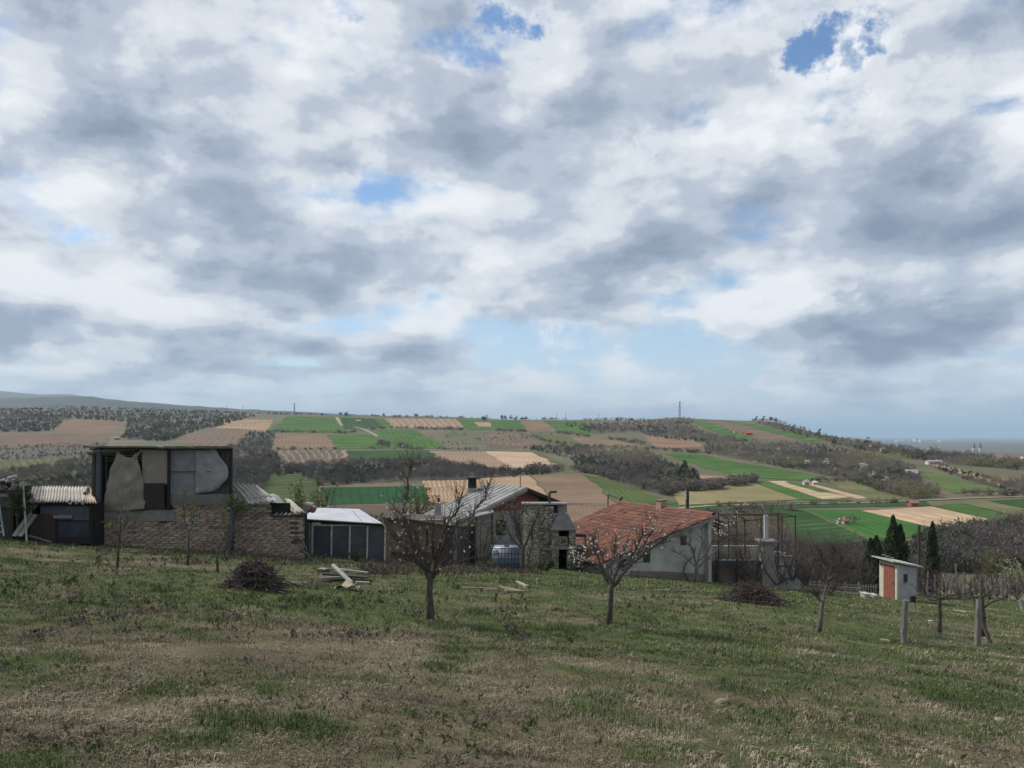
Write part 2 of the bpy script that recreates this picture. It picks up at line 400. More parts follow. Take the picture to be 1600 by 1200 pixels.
# hill, valley and ridge beyond the houses
scrub = mat('scrubland', (.07, .08, .036), (.125, .1, .062), scale=.012, detail=9, bump=.6, bscale=.35, bdist=.8, c3=(.06, .075, .03))
uu = np.arange(-1100, 2701, 9.0); yy = 56 * 1.0175 ** np.arange(0, 246)
U, Y = np.meshgrid(uu, yy); X = (U - HU) / F * Y
Z = ground_h(X, Y) - .25 * (1 - smooth(59, 70, Y))
props(link_mesh('hillside', grid_mesh('hillside', X, Y, Z), scrub), 'broad farmed hillside rising across the valley', 'hillside', kind='structure')
plainm = mat('lowland', (.05, .065, .035), (.12, .1, .065), scale=.0016, detail=8, bump=0, c3=(.035, .045, .03), stretch=(1, .35, 1))
mb = MB(); gx = np.linspace(-70000, 70000, 30); gy = np.geomspace(1300, 70000, 30)
XX, YY = np.meshgrid(gx, gy); mb.grid(np.stack([XX, YY, np.full_like(XX, -62.0)], -1))
props(mb.build('plain', plainm), 'flat hazy lowland stretching to the horizon', 'plain', kind='structure')
# wooded mountain ridges far off to the left
def ridge(name, pts, Y0, back, front, m, label, seed):
    us = np.linspace(pts[0][0], pts[-1][0], 160); vs = np.interp(us, [p[0] for p in pts], [p[1] for p in pts])
    xs_ = (us - HU) / F * Y0; zt = -(vs - HV) / F * Y0
    t = np.concatenate([np.linspace(-1, 0, 26), np.linspace(0, 1, 10)[1:]])
    XX = np.repeat(xs_[None], len(t), 0); YY = Y0 + np.where(t < 0, t * front, t * back)[:, None] + np.zeros_like(XX)
    prof = np.where(t < 0, 1 + t, 1 - t) ** .9
    ZZ = -62 + (zt + 62)[None] * prof[:, None]
    ZZ = ZZ + (zt[None] + 62) * .22 * (fbm(XX / 420 + seed, YY / 420, seed, 5) - .5) * (1 - np.abs(t))[:, None] * np.minimum(1, np.abs(t) * 6)[:, None]
    ZZ += 9 * (fbm(XX / 60, YY / 60, seed + 3, 2) - .5)
    props(link_mesh(name, grid_mesh(name, XX, YY, ZZ), m), label, 'mountain', kind='structure')
forest = mat('distant_forest', (.028, .034, .022), (.06, .062, .04), scale=.006, detail=8, bump=.8, bscale=.03, bdist=12)
ridge('mountain', [(-900, 590), (-400, 600), (-100, 609), (0, 611), (60, 616), (110, 616), (170, 624), (260, 640), (420, 665)], 9500, 4000, 5000, forest, 'far blue wooded mountain ridge', 3)
ridge('mountain', [(-900, 606), (-200, 617), (0, 622), (90, 620), (140, 619), (175, 624), (230, 629), (300, 634), (380, 639), (460, 643), (600, 650), (760, 658), (900, 668)], 4300, 1500, 1900, forest, 'dark wooded foothill ridge before the far mountain', 8)

# ---------------------------------------------------------------- fields draped over the hill
def field_mat(name, c1, c2, rows=0, cs=None, width=.5, axis=0, noise=.03, vary=.3):
    m = bpy.data.materials.new(name); m.use_nodes = True; t = m.node_tree; b = t.nodes['Principled BSDF']
    b.inputs['Roughness'].default_value = 1; b.inputs['Specular IOR Level'].default_value = .05
    tcn = t.nodes.new('ShaderNodeTexCoord'); nz = t.nodes.new('ShaderNodeTexNoise'); nz.inputs['Scale'].default_value = noise; nz.inputs['Detail'].default_value = 8; nz.inputs['Roughness'].default_value = .7
    t.links.new(tcn.outputs['Object'], nz.inputs['Vector'])
    r = t.nodes.new('ShaderNodeValToRGB'); t.links.new(nz.outputs[0], r.inputs[0])
    r.color_ramp.elements[0].position = .35; r.color_ramp.elements[0].color = (*c1, 1); r.color_ramp.elements[1].position = .65; r.color_ramp.elements[1].color = (*c2, 1)
    col = r.outputs[0]
    if rows:
        sp = t.nodes.new('ShaderNodeSeparateXYZ'); t.links.new(tcn.outputs['UV'], sp.inputs[0])
        def M(op, a, bb=None, c=None):
            n = t.nodes.new('ShaderNodeMath'); n.operation = op
            for i, s in enumerate((a, bb, c)):
                if s is None: continue
                if isinstance(s, (int, float)): n.inputs[i].default_value = s
                else: t.links.new(s, n.inputs[i])
            return n.outputs[0]
        wob = M('MULTIPLY', nz.outputs[0], .25)
        f = M('FRACT', M('ADD', M('MULTIPLY', sp.outputs[axis], rows), wob))
        tri = M('ABSOLUTE', M('SUBTRACT', f, .5))
        mr = t.nodes.new('ShaderNodeMapRange'); mr.interpolation_type = 'SMOOTHSTEP'; t.links.new(tri, mr.inputs[0]); mr.inputs[1].default_value = width * .5 - .08; mr.inputs[2].default_value = width * .5 + .08
        n2 = t.nodes.new('ShaderNodeTexNoise'); n2.inputs['Scale'].default_value = noise * 6; t.links.new(tcn.outputs['Object'], n2.inputs['Vector'])
        fac = M('MULTIPLY', mr.outputs[0], M('ADD', M('MULTIPLY', n2.outputs[0], 1.0), .35))
        mx = t.nodes.new('ShaderNodeMix'); mx.data_type = 'RGBA'; mx.clamp_factor = True; t.links.new(fac, mx.inputs[0]); t.links.new(col, mx.inputs[6]); mx.inputs[7].default_value = (*(cs or c2), 1); col = mx.outputs[2]
    t.links.new(col, b.inputs['Base Color'])
    n3 = t.nodes.new('ShaderNodeTexNoise'); n3.inputs['Scale'].default_value = 1.2; n3.inputs['Detail'].default_value = 4; t.links.new(tcn.outputs['Object'], n3.inputs['Vector'])
    bp = t.nodes.new('ShaderNodeBump'); bp.inputs['Strength'].default_value = .4; bp.inputs['Distance'].default_value = .3; t.links.new(n3.outputs[0], bp.inputs['Height']); t.links.new(bp.outputs[0], b.inputs['Normal'])
    return m
GREEN = ((.052, .108, .028), (.078, .135, .038)); DGREEN = ((.03, .066, .024), (.045, .085, .03)); OLIVE = ((.085, .1, .04), (.12, .115, .055))
BROWN = ((.165, .115, .078), (.215, .152, .104)); DBROWN = ((.1, .08, .064), (.138, .105, .08)); TAN = ((.29, .2, .13), (.35, .25, .165)); PALE = ((.36, .27, .175), (.42, .32, .21))
SOIL = ((.13, .1, .075), (.17, .125, .09))
FC = [0]
def field(q, cols, rows=0, cs=None, width=.5, axis=0, n=26):
    if not rows: rows, cs, width, axis = 7 + FC[0] % 5, tuple(.84 * x for x in cols[0]), .62, FC[0] % 2
    elif cs: cs = tuple(.55 * a + .45 * (b + c) / 2 for a, b, c in zip(cs, cols[0], cols[1]))
    cols = (tuple(.8 * x for x in cols[0]), tuple(1.16 * x for x in cols[1]))
    q = np.array(q, float); W3 = ray_far(q[:, 0], q[:, 1])[:, :2]
    s = np.linspace(0, 1, n); S, T = np.meshgrid(s, s)
    XY = (W3[0] * ((1 - S) * (1 - T))[..., None] + W3[1] * (S * (1 - T))[..., None] + W3[2] * (S * T)[..., None] + W3[3] * ((1 - S) * T)[..., None])
    # ragged margins, as hand-worked plots have
    wl = min(7.0, .035 * np.linalg.norm(W3[2] - W3[0]))
    rag = np.stack([fbm(XY[..., 0] / 22, XY[..., 1] / 22, 91, 3) - .5, fbm(XY[..., 0] / 22 + 50, XY[..., 1] / 22, 92, 3) - .5], -1)
    XY = XY + rag * wl
    FC[0] += 1
    Zf = ground_h(XY[..., 0], XY[..., 1]) + .14 + .012 * (FC[0] % 12)
    me = grid_mesh('field', XY[..., 0], XY[..., 1], Zf)
    uv = me.uv_layers.new(name='UVMap'); li = np.empty(len(me.loops), int); me.loops.foreach_get('vertex_index', li)
    uv.data.foreach_set('uv', np.stack([S.ravel()[li], T.ravel()[li]], 1).ravel())
    o = link_mesh('field', me, field_mat('field_soil', cols[0], cols[1], rows, cs, width, axis)); o['kind'] = 'structure'
    return o
LT = (.36, .27, .2); DK = (.09, .06, .05)
field([(112, 655.5), (197, 657), (175, 676), (82, 676)], BROWN, 16, (.1, .07, .06), .5)
field([(350, 655), (427, 656.5), (418, 674), (338, 669)], TAN, 15, (.12, .085, .06), .5)
field([(317, 671), (394, 673), (368, 700), (262, 692)], DBROWN, 9, (.2, .15, .11), .25)
field([(0, 679), (172, 678), (168, 694), (-20, 702)], SOIL)
field([(-10, 722), (130, 713), (140, 736), (-10, 752)], OLIVE)
field([(448, 650), (527, 652), (536, 676), (418, 674)], GREEN, 0)
field([(531, 652.5), (584, 654), (597, 668), (537, 671)], DGREEN)
field([(585, 654), (600, 655), (614, 669), (597, 668)], GREEN)
field([(601, 654), (712, 655), (727, 671), (616, 669)], BROWN, 10, LT, .3)
field([(714, 656), (765, 657), (772, 672), (729, 671)], GREEN)
field([(740, 659.5), (765, 660), (768, 667), (747, 666.5)], TAN)
field([(767, 657), (812, 657), (822, 672.5), (773, 672)], GREEN)
field([(813, 657), (848, 657.5), (870, 676), (823, 673)], BROWN)
field([(849, 657.5), (910, 658), (932, 679), (871, 676)], GREEN)
field([(431, 679), (507, 679), (529, 702), (425, 703)], BROWN, 14, (.12, .085, .07), .5)
field([(509, 679), (585, 679), (597, 701), (531, 702)], GREEN)
field([(586, 671), (650, 671.5), (697, 701), (599, 701)], GREEN)
field([(425, 705), (535, 704), (541, 721), (447, 729)], DBROWN, 9, (.36, .32, .27), .82)
field([(535, 704), (539, 704), (545, 720), (541, 721)], TAN)
field([(541, 704.5), (670, 704), (687, 718), (546, 720)], DGREEN)
field([(671, 705), (760, 705.5), (800, 731), (700, 729)], BROWN, 16, LT, .45)
field([(760, 705.5), (830, 707), (889, 734), (800, 731)], TAN, 14, (.5, .4, .32), .5)
field([(831, 707), (850, 709), (906, 734), (890, 734)], OLIVE)
field([(408, 744), (488, 738), (512, 790), (396, 792)], ((.05, .075, .03), (.07, .085, .035)))
field([(503, 762), (661, 760), (670, 785), (512, 789)], ((.018, .06, .024), (.024, .072, .027)))
field([(514, 790), (676, 786), (690, 808), (516, 810)], DBROWN)
field([(661, 752), (750, 750), (735, 784), (674, 786)], TAN, 12, (.13, .09, .06), .5)
field([(751, 748), (827, 743), (868, 788), (715, 792)], TAN, 22, (.19, .135, .09), .5, 1)
field([(829, 742.5), (907, 742), (966, 788), (870, 788)], BROWN, 22, (.12, .085, .06), .5, 1)
field([(870, 789), (968, 788), (985, 815), (880, 820)], BROWN, 16, (.12, .085, .06), .5)
field([(909, 742), (942, 748), (1062, 788), (970, 789)], ((.06, .095, .03), (.08, .105, .04)))
field([(970, 790), (1062, 789), (1100, 815), (985, 818)], ((.05, .095, .03), (.06, .105, .035)))
field([(760, 677), (806, 676), (856, 697), (762, 702)], SOIL)
field([(812, 677), (886, 682), (914, 698), (861, 697)], OLIVE)
field([(889, 683), (960, 688), (1017, 699), (921, 699)], BROWN)
field([(1006, 679), (1090, 687), (1097, 699), (1022, 701)], ((.2, .13, .09), (.24, .16, .11)))
field([(975, 660), (1037, 656.5), (1035, 662), (992, 666)], SOIL)
field([(1072, 659.5), (1099, 658.5), (1184, 686), (1165, 690)], GREEN)
field([(1100, 658), (1128, 658), (1262, 690), (1186, 687)], SOIL)
field([(1129, 658), (1155, 659.5), (1290, 687), (1268, 691)], GREEN)
field([(1030, 708), (1108, 712), (1142, 744), (1088, 726)], GREEN)
field([(1108, 712), (1288, 745), (1268, 752), (1143, 744)], GREEN)
field([(1092, 743), (1130, 745), (1146, 753), (1100, 753)], TAN)
field([(1050, 768), (1176, 755), (1250, 781), (1062, 790)], ((.2, .175, .09), (.24, .2, .11)), 26, (.13, .13, .06), .5, 1)
field([(1178, 755), (1200, 754), (1335, 783), (1252, 782)], GREEN)
field([(1199, 752.5), (1222, 752), (1331, 778), (1288, 781)], PALE)
field([(1226, 754.5), (1242, 755), (1305, 771), (1282, 770)], GREEN)
field([(1248, 753), (1264, 755), (1362, 779), (1340, 780)], PALE)
field([(1288, 753), (1326, 753), (1414, 780), (1366, 783)], OLIVE, 16, (.26, .24, .17), .8)
field([(1190, 794), (1252, 797), (1368, 846), (1235, 868)], DGREEN)
field([(1256, 797), (1343, 797), (1475, 832), (1376, 848)], ((.04, .11, .026), (.05, .12, .03)))
field([(1251, 797), (1256, 797), (1376, 848), (1367, 848)], OLIVE)
field([(1346, 799), (1455, 792), (1574, 818), (1478, 831)], PALE, 5, (.3, .2, .14), .5)
field([(1456, 791), (1500, 787), (1606, 813), (1574, 818)], GREEN)
field([(1502, 787), (1540, 783), (1640, 803), (1608, 812)], OLIVE, 9, (.2, .18, .11), .6)
field([(1542, 783), (1610, 779), (1680, 797), (1642, 802)], DGREEN)
field([(1434, 736), (1455, 738), (1580, 768), (1490, 771)], ((.08, .125, .04), (.1, .13, .045)))
field([(1449, 724), (1468, 725), (1582, 757), (1562, 760)], TAN)
field([(1330, 702), (1400, 705), (1430, 718), (1370, 714)], OLIVE)
field([(1080, 787), (1450, 782.5), (1455, 791), (1080, 798)], DGREEN)
# lanes across the valley and up the hill
def lane(pts, w, m):
    pts = np.array(pts, float); t = np.linspace(0, 1, 40); k = np.linspace(0, 1, len(pts))
    u = np.interp(t, k, pts[:, 0]); v = np.interp(t, k, pts[:, 1]); Wp = ray_far(u, v)[:, :2]
    d = np.gradient(Wp, axis=0); d /= np.linalg.norm(d, axis=1)[:, None]; nrm = np.stack([-d[:, 1], d[:, 0]], 1)
    L = Wp + nrm * w / 2; R = Wp - nrm * w / 2; A = np.stack([L, R])
    Z = ground_h(A[..., 0], A[..., 1]) + .34
    o = link_mesh('lane', grid_mesh('lane', A[..., 0], A[..., 1], Z), m); o['kind'] = 'structure'
gravel = mat('pale_gravel', (.3, .27, .2), (.2, .18, .13), scale=.08, bump=0)
lane([(1100, 791), (1165, 790), (1260, 788), (1365, 786), (1430, 783), (1520, 779), (1620, 776)], 2.0, gravel)
lane([(1060, 795), (1110, 791), (1170, 789)], 2.6, gravel)
lane([(526, 652), (531, 661), (534, 665)], 5, gravel)
lane([(553, 667), (566, 670), (575, 674), (590, 682)], 4, gravel)
lane([(612, 702), (700, 703), (780, 702)], 3.5, gravel)

# ---------------------------------------------------------------- far vegetation
def ellip(rng, n, c, r):
    p = rng.normal(size=(n, 3)); p /= np.linalg.norm(p, axis=1)[:, None]; p *= rng.random(n)[:, None] ** (1 / 2.2)
    return p * np.array(r) + np.array(c)
def shards(rng, P0, size, up=0.0, aspect=1.0):
    n = len(P0); d = rng.normal(size=(n, 3)); d[:, 2] += up * np.sign(d[:, 2] + .001); d /= np.linalg.norm(d, axis=1)[:, None]
    e = np.cross(d, rng.normal(size=(n, 3))); e /= np.maximum(np.linalg.norm(e, axis=1)[:, None], 1e-6)
    s = (size * rng.uniform(.6, 1.4, n))[:, None]
    V = np.stack([P0 - d * s - e * s * aspect, P0 - d * s * .4 + e * s * aspect, P0 + d * s * 1.2], 1).reshape(-1, 3)
    return V, np.arange(3 * n).reshape(-1, 3)
def cat(parts):
    V, T, k = [], [], 0
    for v, t in parts: V.append(v); T.append(t + k); k += len(v)
    return np.concatenate(V), np.concatenate(T)
def stem(h, r):
    a = np.array([[math.cos(t) * r, math.sin(t) * r, 0] for t in (0, 2.1, 4.2)]); V = np.concatenate([a, [[0, 0, h]]])
    return V, np.array([[0, 1, 3], [1, 2, 3], [2, 0, 3]])
def proto_bare(seed):
    r = np.random.default_rng(seed); lobes = []
    for k in range(5):
        c = r.uniform(-.24, .24, 3); c[2] = r.uniform(.4, .72)
        lobes.append(shards(r, ellip(r, 20, c, (.24, .24, .28)), .075, 1.6, .13))
        lobes.append(shards(r, ellip(r, 6, c, (.2, .2, .22)), .05, .3, .6))
    return cat(lobes + [stem(.7, .02)])
def proto_leafy(seed, n=100):
    r = np.random.default_rng(seed); lobes = []
    for k in range(6):
        c = r.uniform(-.25, .25, 3); c[2] = r.uniform(.25, .75); w = r.uniform(.17, .27)
        lobes.append(shards(r, ellip(r, n // 6, c, (w, w, w)), .085, 0, .75))
    return cat(lobes + [stem(.6, .035)])
def proto_conifer(seed):
    r = np.random.default_rng(seed); n = 170; z = r.random(n) ** .75; a = r.random(n) * 6.28; rad = .26 * (1 - z) ** .8 * r.uniform(.55, 1.1, n) + .01
    return cat([shards(r, np.stack([np.cos(a) * rad, np.sin(a) * rad, z * .97], 1), .06, .2, .6), stem(.9, .03)])
BARE = [proto_bare(i) for i in range(6)]; LEAFY = [proto_leafy(i + 20) for i in range(6)]; CONI = [proto_conifer(i + 40) for i in range(3)]
def scatter(protos, pos, h, wid, tint, rng):
    V, T, C, k = [], [], [], 0
    for i in range(len(pos)):
        v, t = protos[rng.integers(len(protos))]; a = rng.random() * 6.28; ca, sa = math.cos(a), math.sin(a)
        w = h[i] * wid[i]; q = np.empty_like(v); q[:, 0] = (v[:, 0] * ca - v[:, 1] * sa) * w; q[:, 1] = (v[:, 0] * sa + v[:, 1] * ca) * w; q[:, 2] = v[:, 2] * h[i]
        V.append(q + pos[i]); T.append(t + k); k += len(v)
        C.append(np.clip(tint[i] + rng.uniform(-.08, .08, len(v) // 3 + 1).repeat(3)[:len(v)], 0, 1))
    return np.concatenate(V), np.concatenate(T), np.concatenate(C)
WOODM = rand_mat('bare_wood_twigs', [(.095, .083, .078), (.135, .114, .1), (.175, .146, .115), (.215, .18, .12), (.16, .165, .065)], 1, 0, 1, .2, 'tint')
EVERM = rand_mat('mixed_scrub_leaves', [(.045, .055, .028), (.065, .075, .034), (.095, .1, .042), (.145, .14, .06), (.14, .12, .08)], 1, 0, 1, .2, 'tint')
BLOSM = rand_mat('blossom_petals', [(.3, .3, .2), (.55, .53, .45), (.75, .73, .68)], 1, 0, 1, .15, 'tint')
CONM = rand_mat('conifer_needles', [(.018, .03, .016), (.035, .052, .027), (.055, .072, .036)], 1, 0, 1, .2, 'tint')
def inside(poly, u, v):
    poly = np.array(poly, float); c = np.zeros(len(u), bool); j = len(poly) - 1
    for i in range(len(poly)):
        xi, yi = poly[i]; xj, yj = poly[j]
        c ^= ((yi > v) != (yj > v)) & (u < (xj - xi) * (v - yi) / (yj - yi + 1e-9) + xi); j = i
    return c
FLOORM = mat('leaf_litter', (.05, .045, .034), (.07, .06, .045), scale=.1, detail=6, bump=0, c3=(.05, .055, .028))
def wood(poly, per, hh, label, leafy=.2, protos=None, m=None, seed=1, tl=(0, .75), sq=.85):
    rng = np.random.default_rng(seed); pl = np.array(poly, float)
    lo = pl.min(0); hi = pl.max(0); n = int((hi - lo).prod() / per)
    u = rng.uniform(lo[0], hi[0], n); v = rng.uniform(lo[1], hi[1], n)
    k = inside(poly, u, v); u, v = u[k], v[k]
    pos = ray_far(u, v); n = len(pos); pos[:, 2] -= .3
    patch = fbm(pos[:, 0] / 45, pos[:, 1] / 60, seed + 3, 3)
    if per < 20:
        gu = np.arange(lo[0], hi[0] + 5, 5.0); gv = np.arange(lo[1], hi[1] + 2, 2.0); GU, GV = np.meshgrid(gu, gv); ins_ = inside(poly, GU.ravel(), GV.ravel()).reshape(GU.shape)
        W3 = ray_far(GU.ravel(), GV.ravel()); W3[:, 2] += .07; c_ = len(gu); cell = ins_[:-1, :-1] & ins_[1:, :-1] & ins_[:-1, 1:] & ins_[1:, 1:]; ci, cj = np.nonzero(cell); a_ = ci * c_ + cj
        if len(a_):
            me_ = tri_mesh('forest_floor', W3, np.concatenate([np.stack([a_, a_ + c_, a_ + c_ + 1], 1), np.stack([a_, a_ + c_ + 1, a_ + 1], 1)]))
            link_mesh('forest_floor', me_, FLOORM)['kind'] = 'structure'
    isl = patch + rng.uniform(-.12, .12, n) < np.quantile(patch, leafy) if n else np.zeros(0, bool)
    h = rng.uniform(hh[0], hh[1], n) * (.75 + .5 * patch)
    for nm, selm, pr, mm in (('wood', ~isl, BARE, WOODM), ('scrub', isl, LEAFY, EVERM)):
        if selm.sum() == 0: continue
        hs = h[selm] * (1 if nm == 'wood' else .75)
        V, T, C = scatter(pr, pos[selm], hs, rng.uniform(.8, 1.25, selm.sum()) * sq, np.clip(tl[0] + (tl[1] - tl[0]) * (.5 + 2.2 * (fbm(pos[selm][:, 0] / 30 + 9, pos[selm][:, 1] / 40, seed + 8, 3) - .5) + rng.normal(0, .06, selm.sum())), 0, 1), rng)
        o = link_mesh(nm, tri_mesh(nm, V, T, C), mm)
        props(o, (label if nm == 'wood' else label.replace('bare', 'budding green').replace('wood', 'scrub')), 'wood' if nm == 'wood' else 'scrub', kind='stuff')
wood([(-40, 640), (120, 637), (200, 640), (330, 643), (400, 650), (345, 667), (315, 671), (262, 690), (190, 688), (200, 660), (110, 654), (80, 674), (-40, 677)], 5, (4.8, 8.5), 'bare wood along the left ridge above the striped brown field', .75, seed=2, tl=(0, .8))
wood([(-40, 752), (60, 735), (135, 716), (150, 716), (150, 775), (-40, 775)], 10, (4.0, 6.8), 'bare wood in the dip behind the patched brick shed', .4, seed=3, tl=(0, .4))
wood([(-40, 700), (60, 695), (170, 694), (140, 712), (20, 722), (-40, 724)], 12, (2.4, 4.2), 'bare wood strip below the brown plots on the left slope', .3, seed=4)
wood([(366, 696), (396, 673), (430, 677), (424, 704), (447, 730), (490, 736), (420, 746), (400, 792), (355, 792), (355, 700)], 8, (4.0, 7.6), 'bare wood filling the gully beside the green wheat plots', .25, seed=5, tl=(0, .45))
wood([(450, 731), (545, 722), (690, 719), (715, 731), (800, 735), (895, 737), (780, 748), (660, 751), (500, 760)], 8, (4.0, 6.8), 'bare wood belt below the vineyard rows', .3, seed=6, tl=(0, .45))
wood([(815, 701), (860, 698), (1000, 706), (1072, 734), (1095, 745), (1062, 762), (1052, 778), (1000, 766), (942, 747), (905, 733), (890, 716)], 9, (4.0, 6.8), 'bare wood running down the middle of the hill', .33, seed=7, tl=(.1, .8))
wood([(1100, 691), (1200, 693), (1294, 699), (1360, 714), (1432, 734), (1437, 755), (1470, 777), (1428, 782), (1369, 767), (1325, 751), (1287, 743), (1194, 726), (1100, 707)], 8, (4.0, 6.8), 'bare wood above the long green strip with blossom in it', .28, seed=8, tl=(.2, 1))
wood([(880, 664), (975, 662), (1035, 659), (1060, 654), (1090, 656), (1075, 664), (1110, 681), (1180, 691), (1100, 692), (1010, 683), (1000, 675), (930, 679)], 7, (4.8, 7.6), 'bare wood on the knoll under the lattice mast', .3, seed=9)
wood([(1165, 658), (1215, 659), (1245, 668), (1290, 682), (1400, 701), (1500, 714), (1620, 726), (1620, 738), (1500, 727), (1420, 717), (1330, 702), (1290, 690), (1240, 679)], 6, (4.0, 7.6), 'bare wood along the falling right shoulder of the hill', .3, seed=10)
wood([(1450, 729), (1470, 728), (1560, 752), (1620, 757), (1620, 777), (1585, 770), (1540, 762)], 11, (3.2, 5.1), 'bare wood beside the pale strip field on the right', .4, seed=11)
wood([(1440, 838), (1490, 830), (1640, 812), (1640, 892), (1470, 896), (1425, 872)], 13, (3.2, 6.4), 'bare wood in the valley floor behind the cypress', .45, seed=12, tl=(0, .4))
wood([(690, 672), (830, 676), (900, 682), (760, 690), (700, 700)], 30, (2.4, 4.2), 'bare wood scattered over the rough brown slope', .4, seed=13)
wood([(362, 790), (520, 805), (700, 808), (700, 830), (362, 830)], 30, (2.0, 3.4), 'bare wood fringe low in the valley behind the sheds', .7, seed=14)
wood([(1085, 862), (1200, 866), (1380, 852), (1445, 868), (1445, 935), (1085, 930)], 16, (3, 5), 'bare wood on the valley floor behind the thicket', .35, seed=15, tl=(0, .6))
wood([(150, 770), (360, 775), (420, 792), (420, 830), (150, 830)], 22, (4, 6), 'bare wood below the left slope behind the brick shed', .4, seed=16, tl=(0, .5))
wood([(1095, 818), (1150, 806), (1215, 802), (1250, 866), (1085, 866)], 11, (2.5, 4.5), 'bare wood in the hollow beyond the pergola', .3, seed=17, tl=(.1, .8))
def hedge(line, hh, label, step=2.2, leafy=.35, seed=0, jit=1.2):
    rng = np.random.default_rng(seed + 100); line = np.array(line, float)
    seg = np.linalg.norm(np.diff(line, axis=0), axis=1); L = np.concatenate([[0], np.cumsum(seg)]); n = max(3, int(L[-1] / step))
    t = np.sort(rng.uniform(0, L[-1], n)); t = t[fbm(t / 25, t * 0 + seed, 5, 2) > .33]; n = len(t)
    pos = ray_far(np.interp(t, L, line[:, 0]), np.interp(t, L, line[:, 1]) + rng.normal(0, .35 * jit, n)); pos[:, 2] -= .2
    h = rng.uniform(hh[0], hh[1], n)
    V, T, C = scatter(BARE + LEAFY[:2], pos, h, rng.uniform(1, 1.7, n), rng.uniform(0, .8, n), rng)
    props(link_mesh('hedge', tri_mesh('hedge', V, T, C), WOODM), label, 'hedge', kind='stuff')
hedge([(425, 703.5), (530, 702), (700, 702.5), (760, 703)], (2, 4), 'scrubby hedge between the upper and lower green plots', seed=1)
hedge([(418, 675.5), (540, 677.5), (600, 670), (616, 669.5)], (3, 6), 'scrubby hedge under the brightest wheat plot', seed=2)
hedge([(616, 670), (730, 672), (830, 675), (880, 678), (940, 685), (1012, 695)], (3, 6), 'dark hedge following the upper terrace edge', 1.6, seed=3)
hedge([(690, 733), (800, 735), (900, 736), (935, 742), (960, 750)], (4, 7), 'dark hedge under the pale vineyard', 1.5, seed=4)
hedge([(1040, 764), (1085, 767), (1130, 763), (1176, 755)], (4, 7), 'thick dark hedge above the pale vineyard terraces', 1.2, seed=5, jit=3)
hedge([(1040, 758), (1090, 762), (1140, 757), (1180, 752)], (4, 6), 'second dark hedge beside the conifers', 1.4, seed=6, jit=3)
hedge([(590, 696), (625, 699), (640, 701)], (4, 7), 'clump of bushes in the green plots', 1.0, seed=7, jit=3)
hedge([(1100, 790), (1180, 791), (1300, 789), (1420, 785)], (1.5, 3), 'low hedge along the valley lane', 5, seed=8)
hedge([(1428, 771), (1500, 774), (1560, 774), (1610, 776)], (2.5, 5), 'hedge beside the lane at the foot of the right slope', 2.5, seed=9, jit=2)
hedge([(330, 644), (400, 647), (470, 648), (560, 650.5), (660, 652), (740, 654)], (3, 6), 'thin tree line along the crest left of centre', 2.6, seed=10, jit=.5)
hedge([(745, 655.5), (790, 656), (840, 656.5), (900, 657), (1000, 657), (1050, 655)], (3, 7), 'thin tree line along the crest below the mast', 2.4, seed=11, jit=.5)
hedge([(1000, 702), (1060, 706), (1110, 709)], (3, 5), 'hedge above the long green strip', 1.5, seed=12)
hedge([(820, 676), (850, 690), (912, 699), (1020, 701)], (3, 5), 'hedge along the ochre plots', 2.4, seed=13)
hedge([(1268, 753), (1330, 752), (1360, 757)], (2, 4), 'hedge at the head of the staked vineyard', 1.8, seed=14)
hedge([(1100, 806), (1150, 800), (1200, 796), (1240, 798)], (2, 4), 'hedge below the valley lane near the pergola', 2, seed=15, jit=3)
def lone(u, v, h, protos, m, name, label, cat_, group=None, wid=1.0, tint=.5, seed=0):
    rng = np.random.default_rng(seed + int(u)); p = ray_far([u], [v])[0]; p[2] -= .15
    V, T = protos[rng.integers(len(protos))]; ns = len(stem(1, 1)[0])
    q = V * np.array([h * wid, h * wid, h]); t = thing(name, p, label, cat_, group)
    k = len(q) - ns
    C = np.clip(tint + rng.uniform(-.3, .3, k // 3).repeat(3), 0, 1)
    link_mesh('crown', tri_mesh('crown', q[:k] + p, T[:k // 3], C), m, t)
    mb = MB(); mb.tube([p, p + (0, 0, h * .35), p + (.02 * h, 0, h * .65)], [h * .03, h * .022, h * .01], 5); mb.build('trunk', MATS.get('bark') or mat('bark', (.055, .045, .038), (.1, .085, .07), scale=9, bump=.6), t)
for i, (u, v, h) in enumerate([(1070, 748, 11), (1063, 748, 7), (1083, 751, 7.5), (1090, 752, 5)]):
    lone(u, v, h, CONI, CONM, 'conifer', ['tall dark conifer standing before the vineyard hut', 'dark conifer leaning against the tall one by the vineyard hut', 'dark conifer on the open side of the conifer group', 'lowest dark conifer of the group above the hedge'][i], 'tree', 'conifers on the hill', 1.5, seed=i)
for i, (u, v, h) in enumerate([(1164, 711, 5), (1188, 714, 5.5), (1208, 719, 4.5), (1232, 722, 5), (1262, 727, 5), (1290, 728, 6), (1302, 742, 5), (1350, 736, 7), (1358, 749, 6), (1338, 744, 5), (1384, 757, 5), (1296, 741, 4), (1217, 706, 5), (1180, 727, 4)]):
    lone(u, v, h, LEAFY, BLOSM, 'blossom_tree', 'white flowering tree among the bare wood above the valley', 'tree', 'blossom trees on the hill', 1.2, .45, i)
for i, (u, v, h) in enumerate([(597, 692, 6), (602, 694, 5), (692, 694, 5), (675, 685, 4), (1455, 702, 8), (1462, 704, 7), (330, 656, 6), (322, 655, 5), (880, 714, 5), (1022, 761, 5), (893, 718, 5)]):
    lone(u, v, h, LEAFY, BLOSM, 'blossom_tree', 'pale flowering bush at the edge of the hillside plots', 'tree', 'blossom bushes by the plots', 1.2, .2, i + 30)
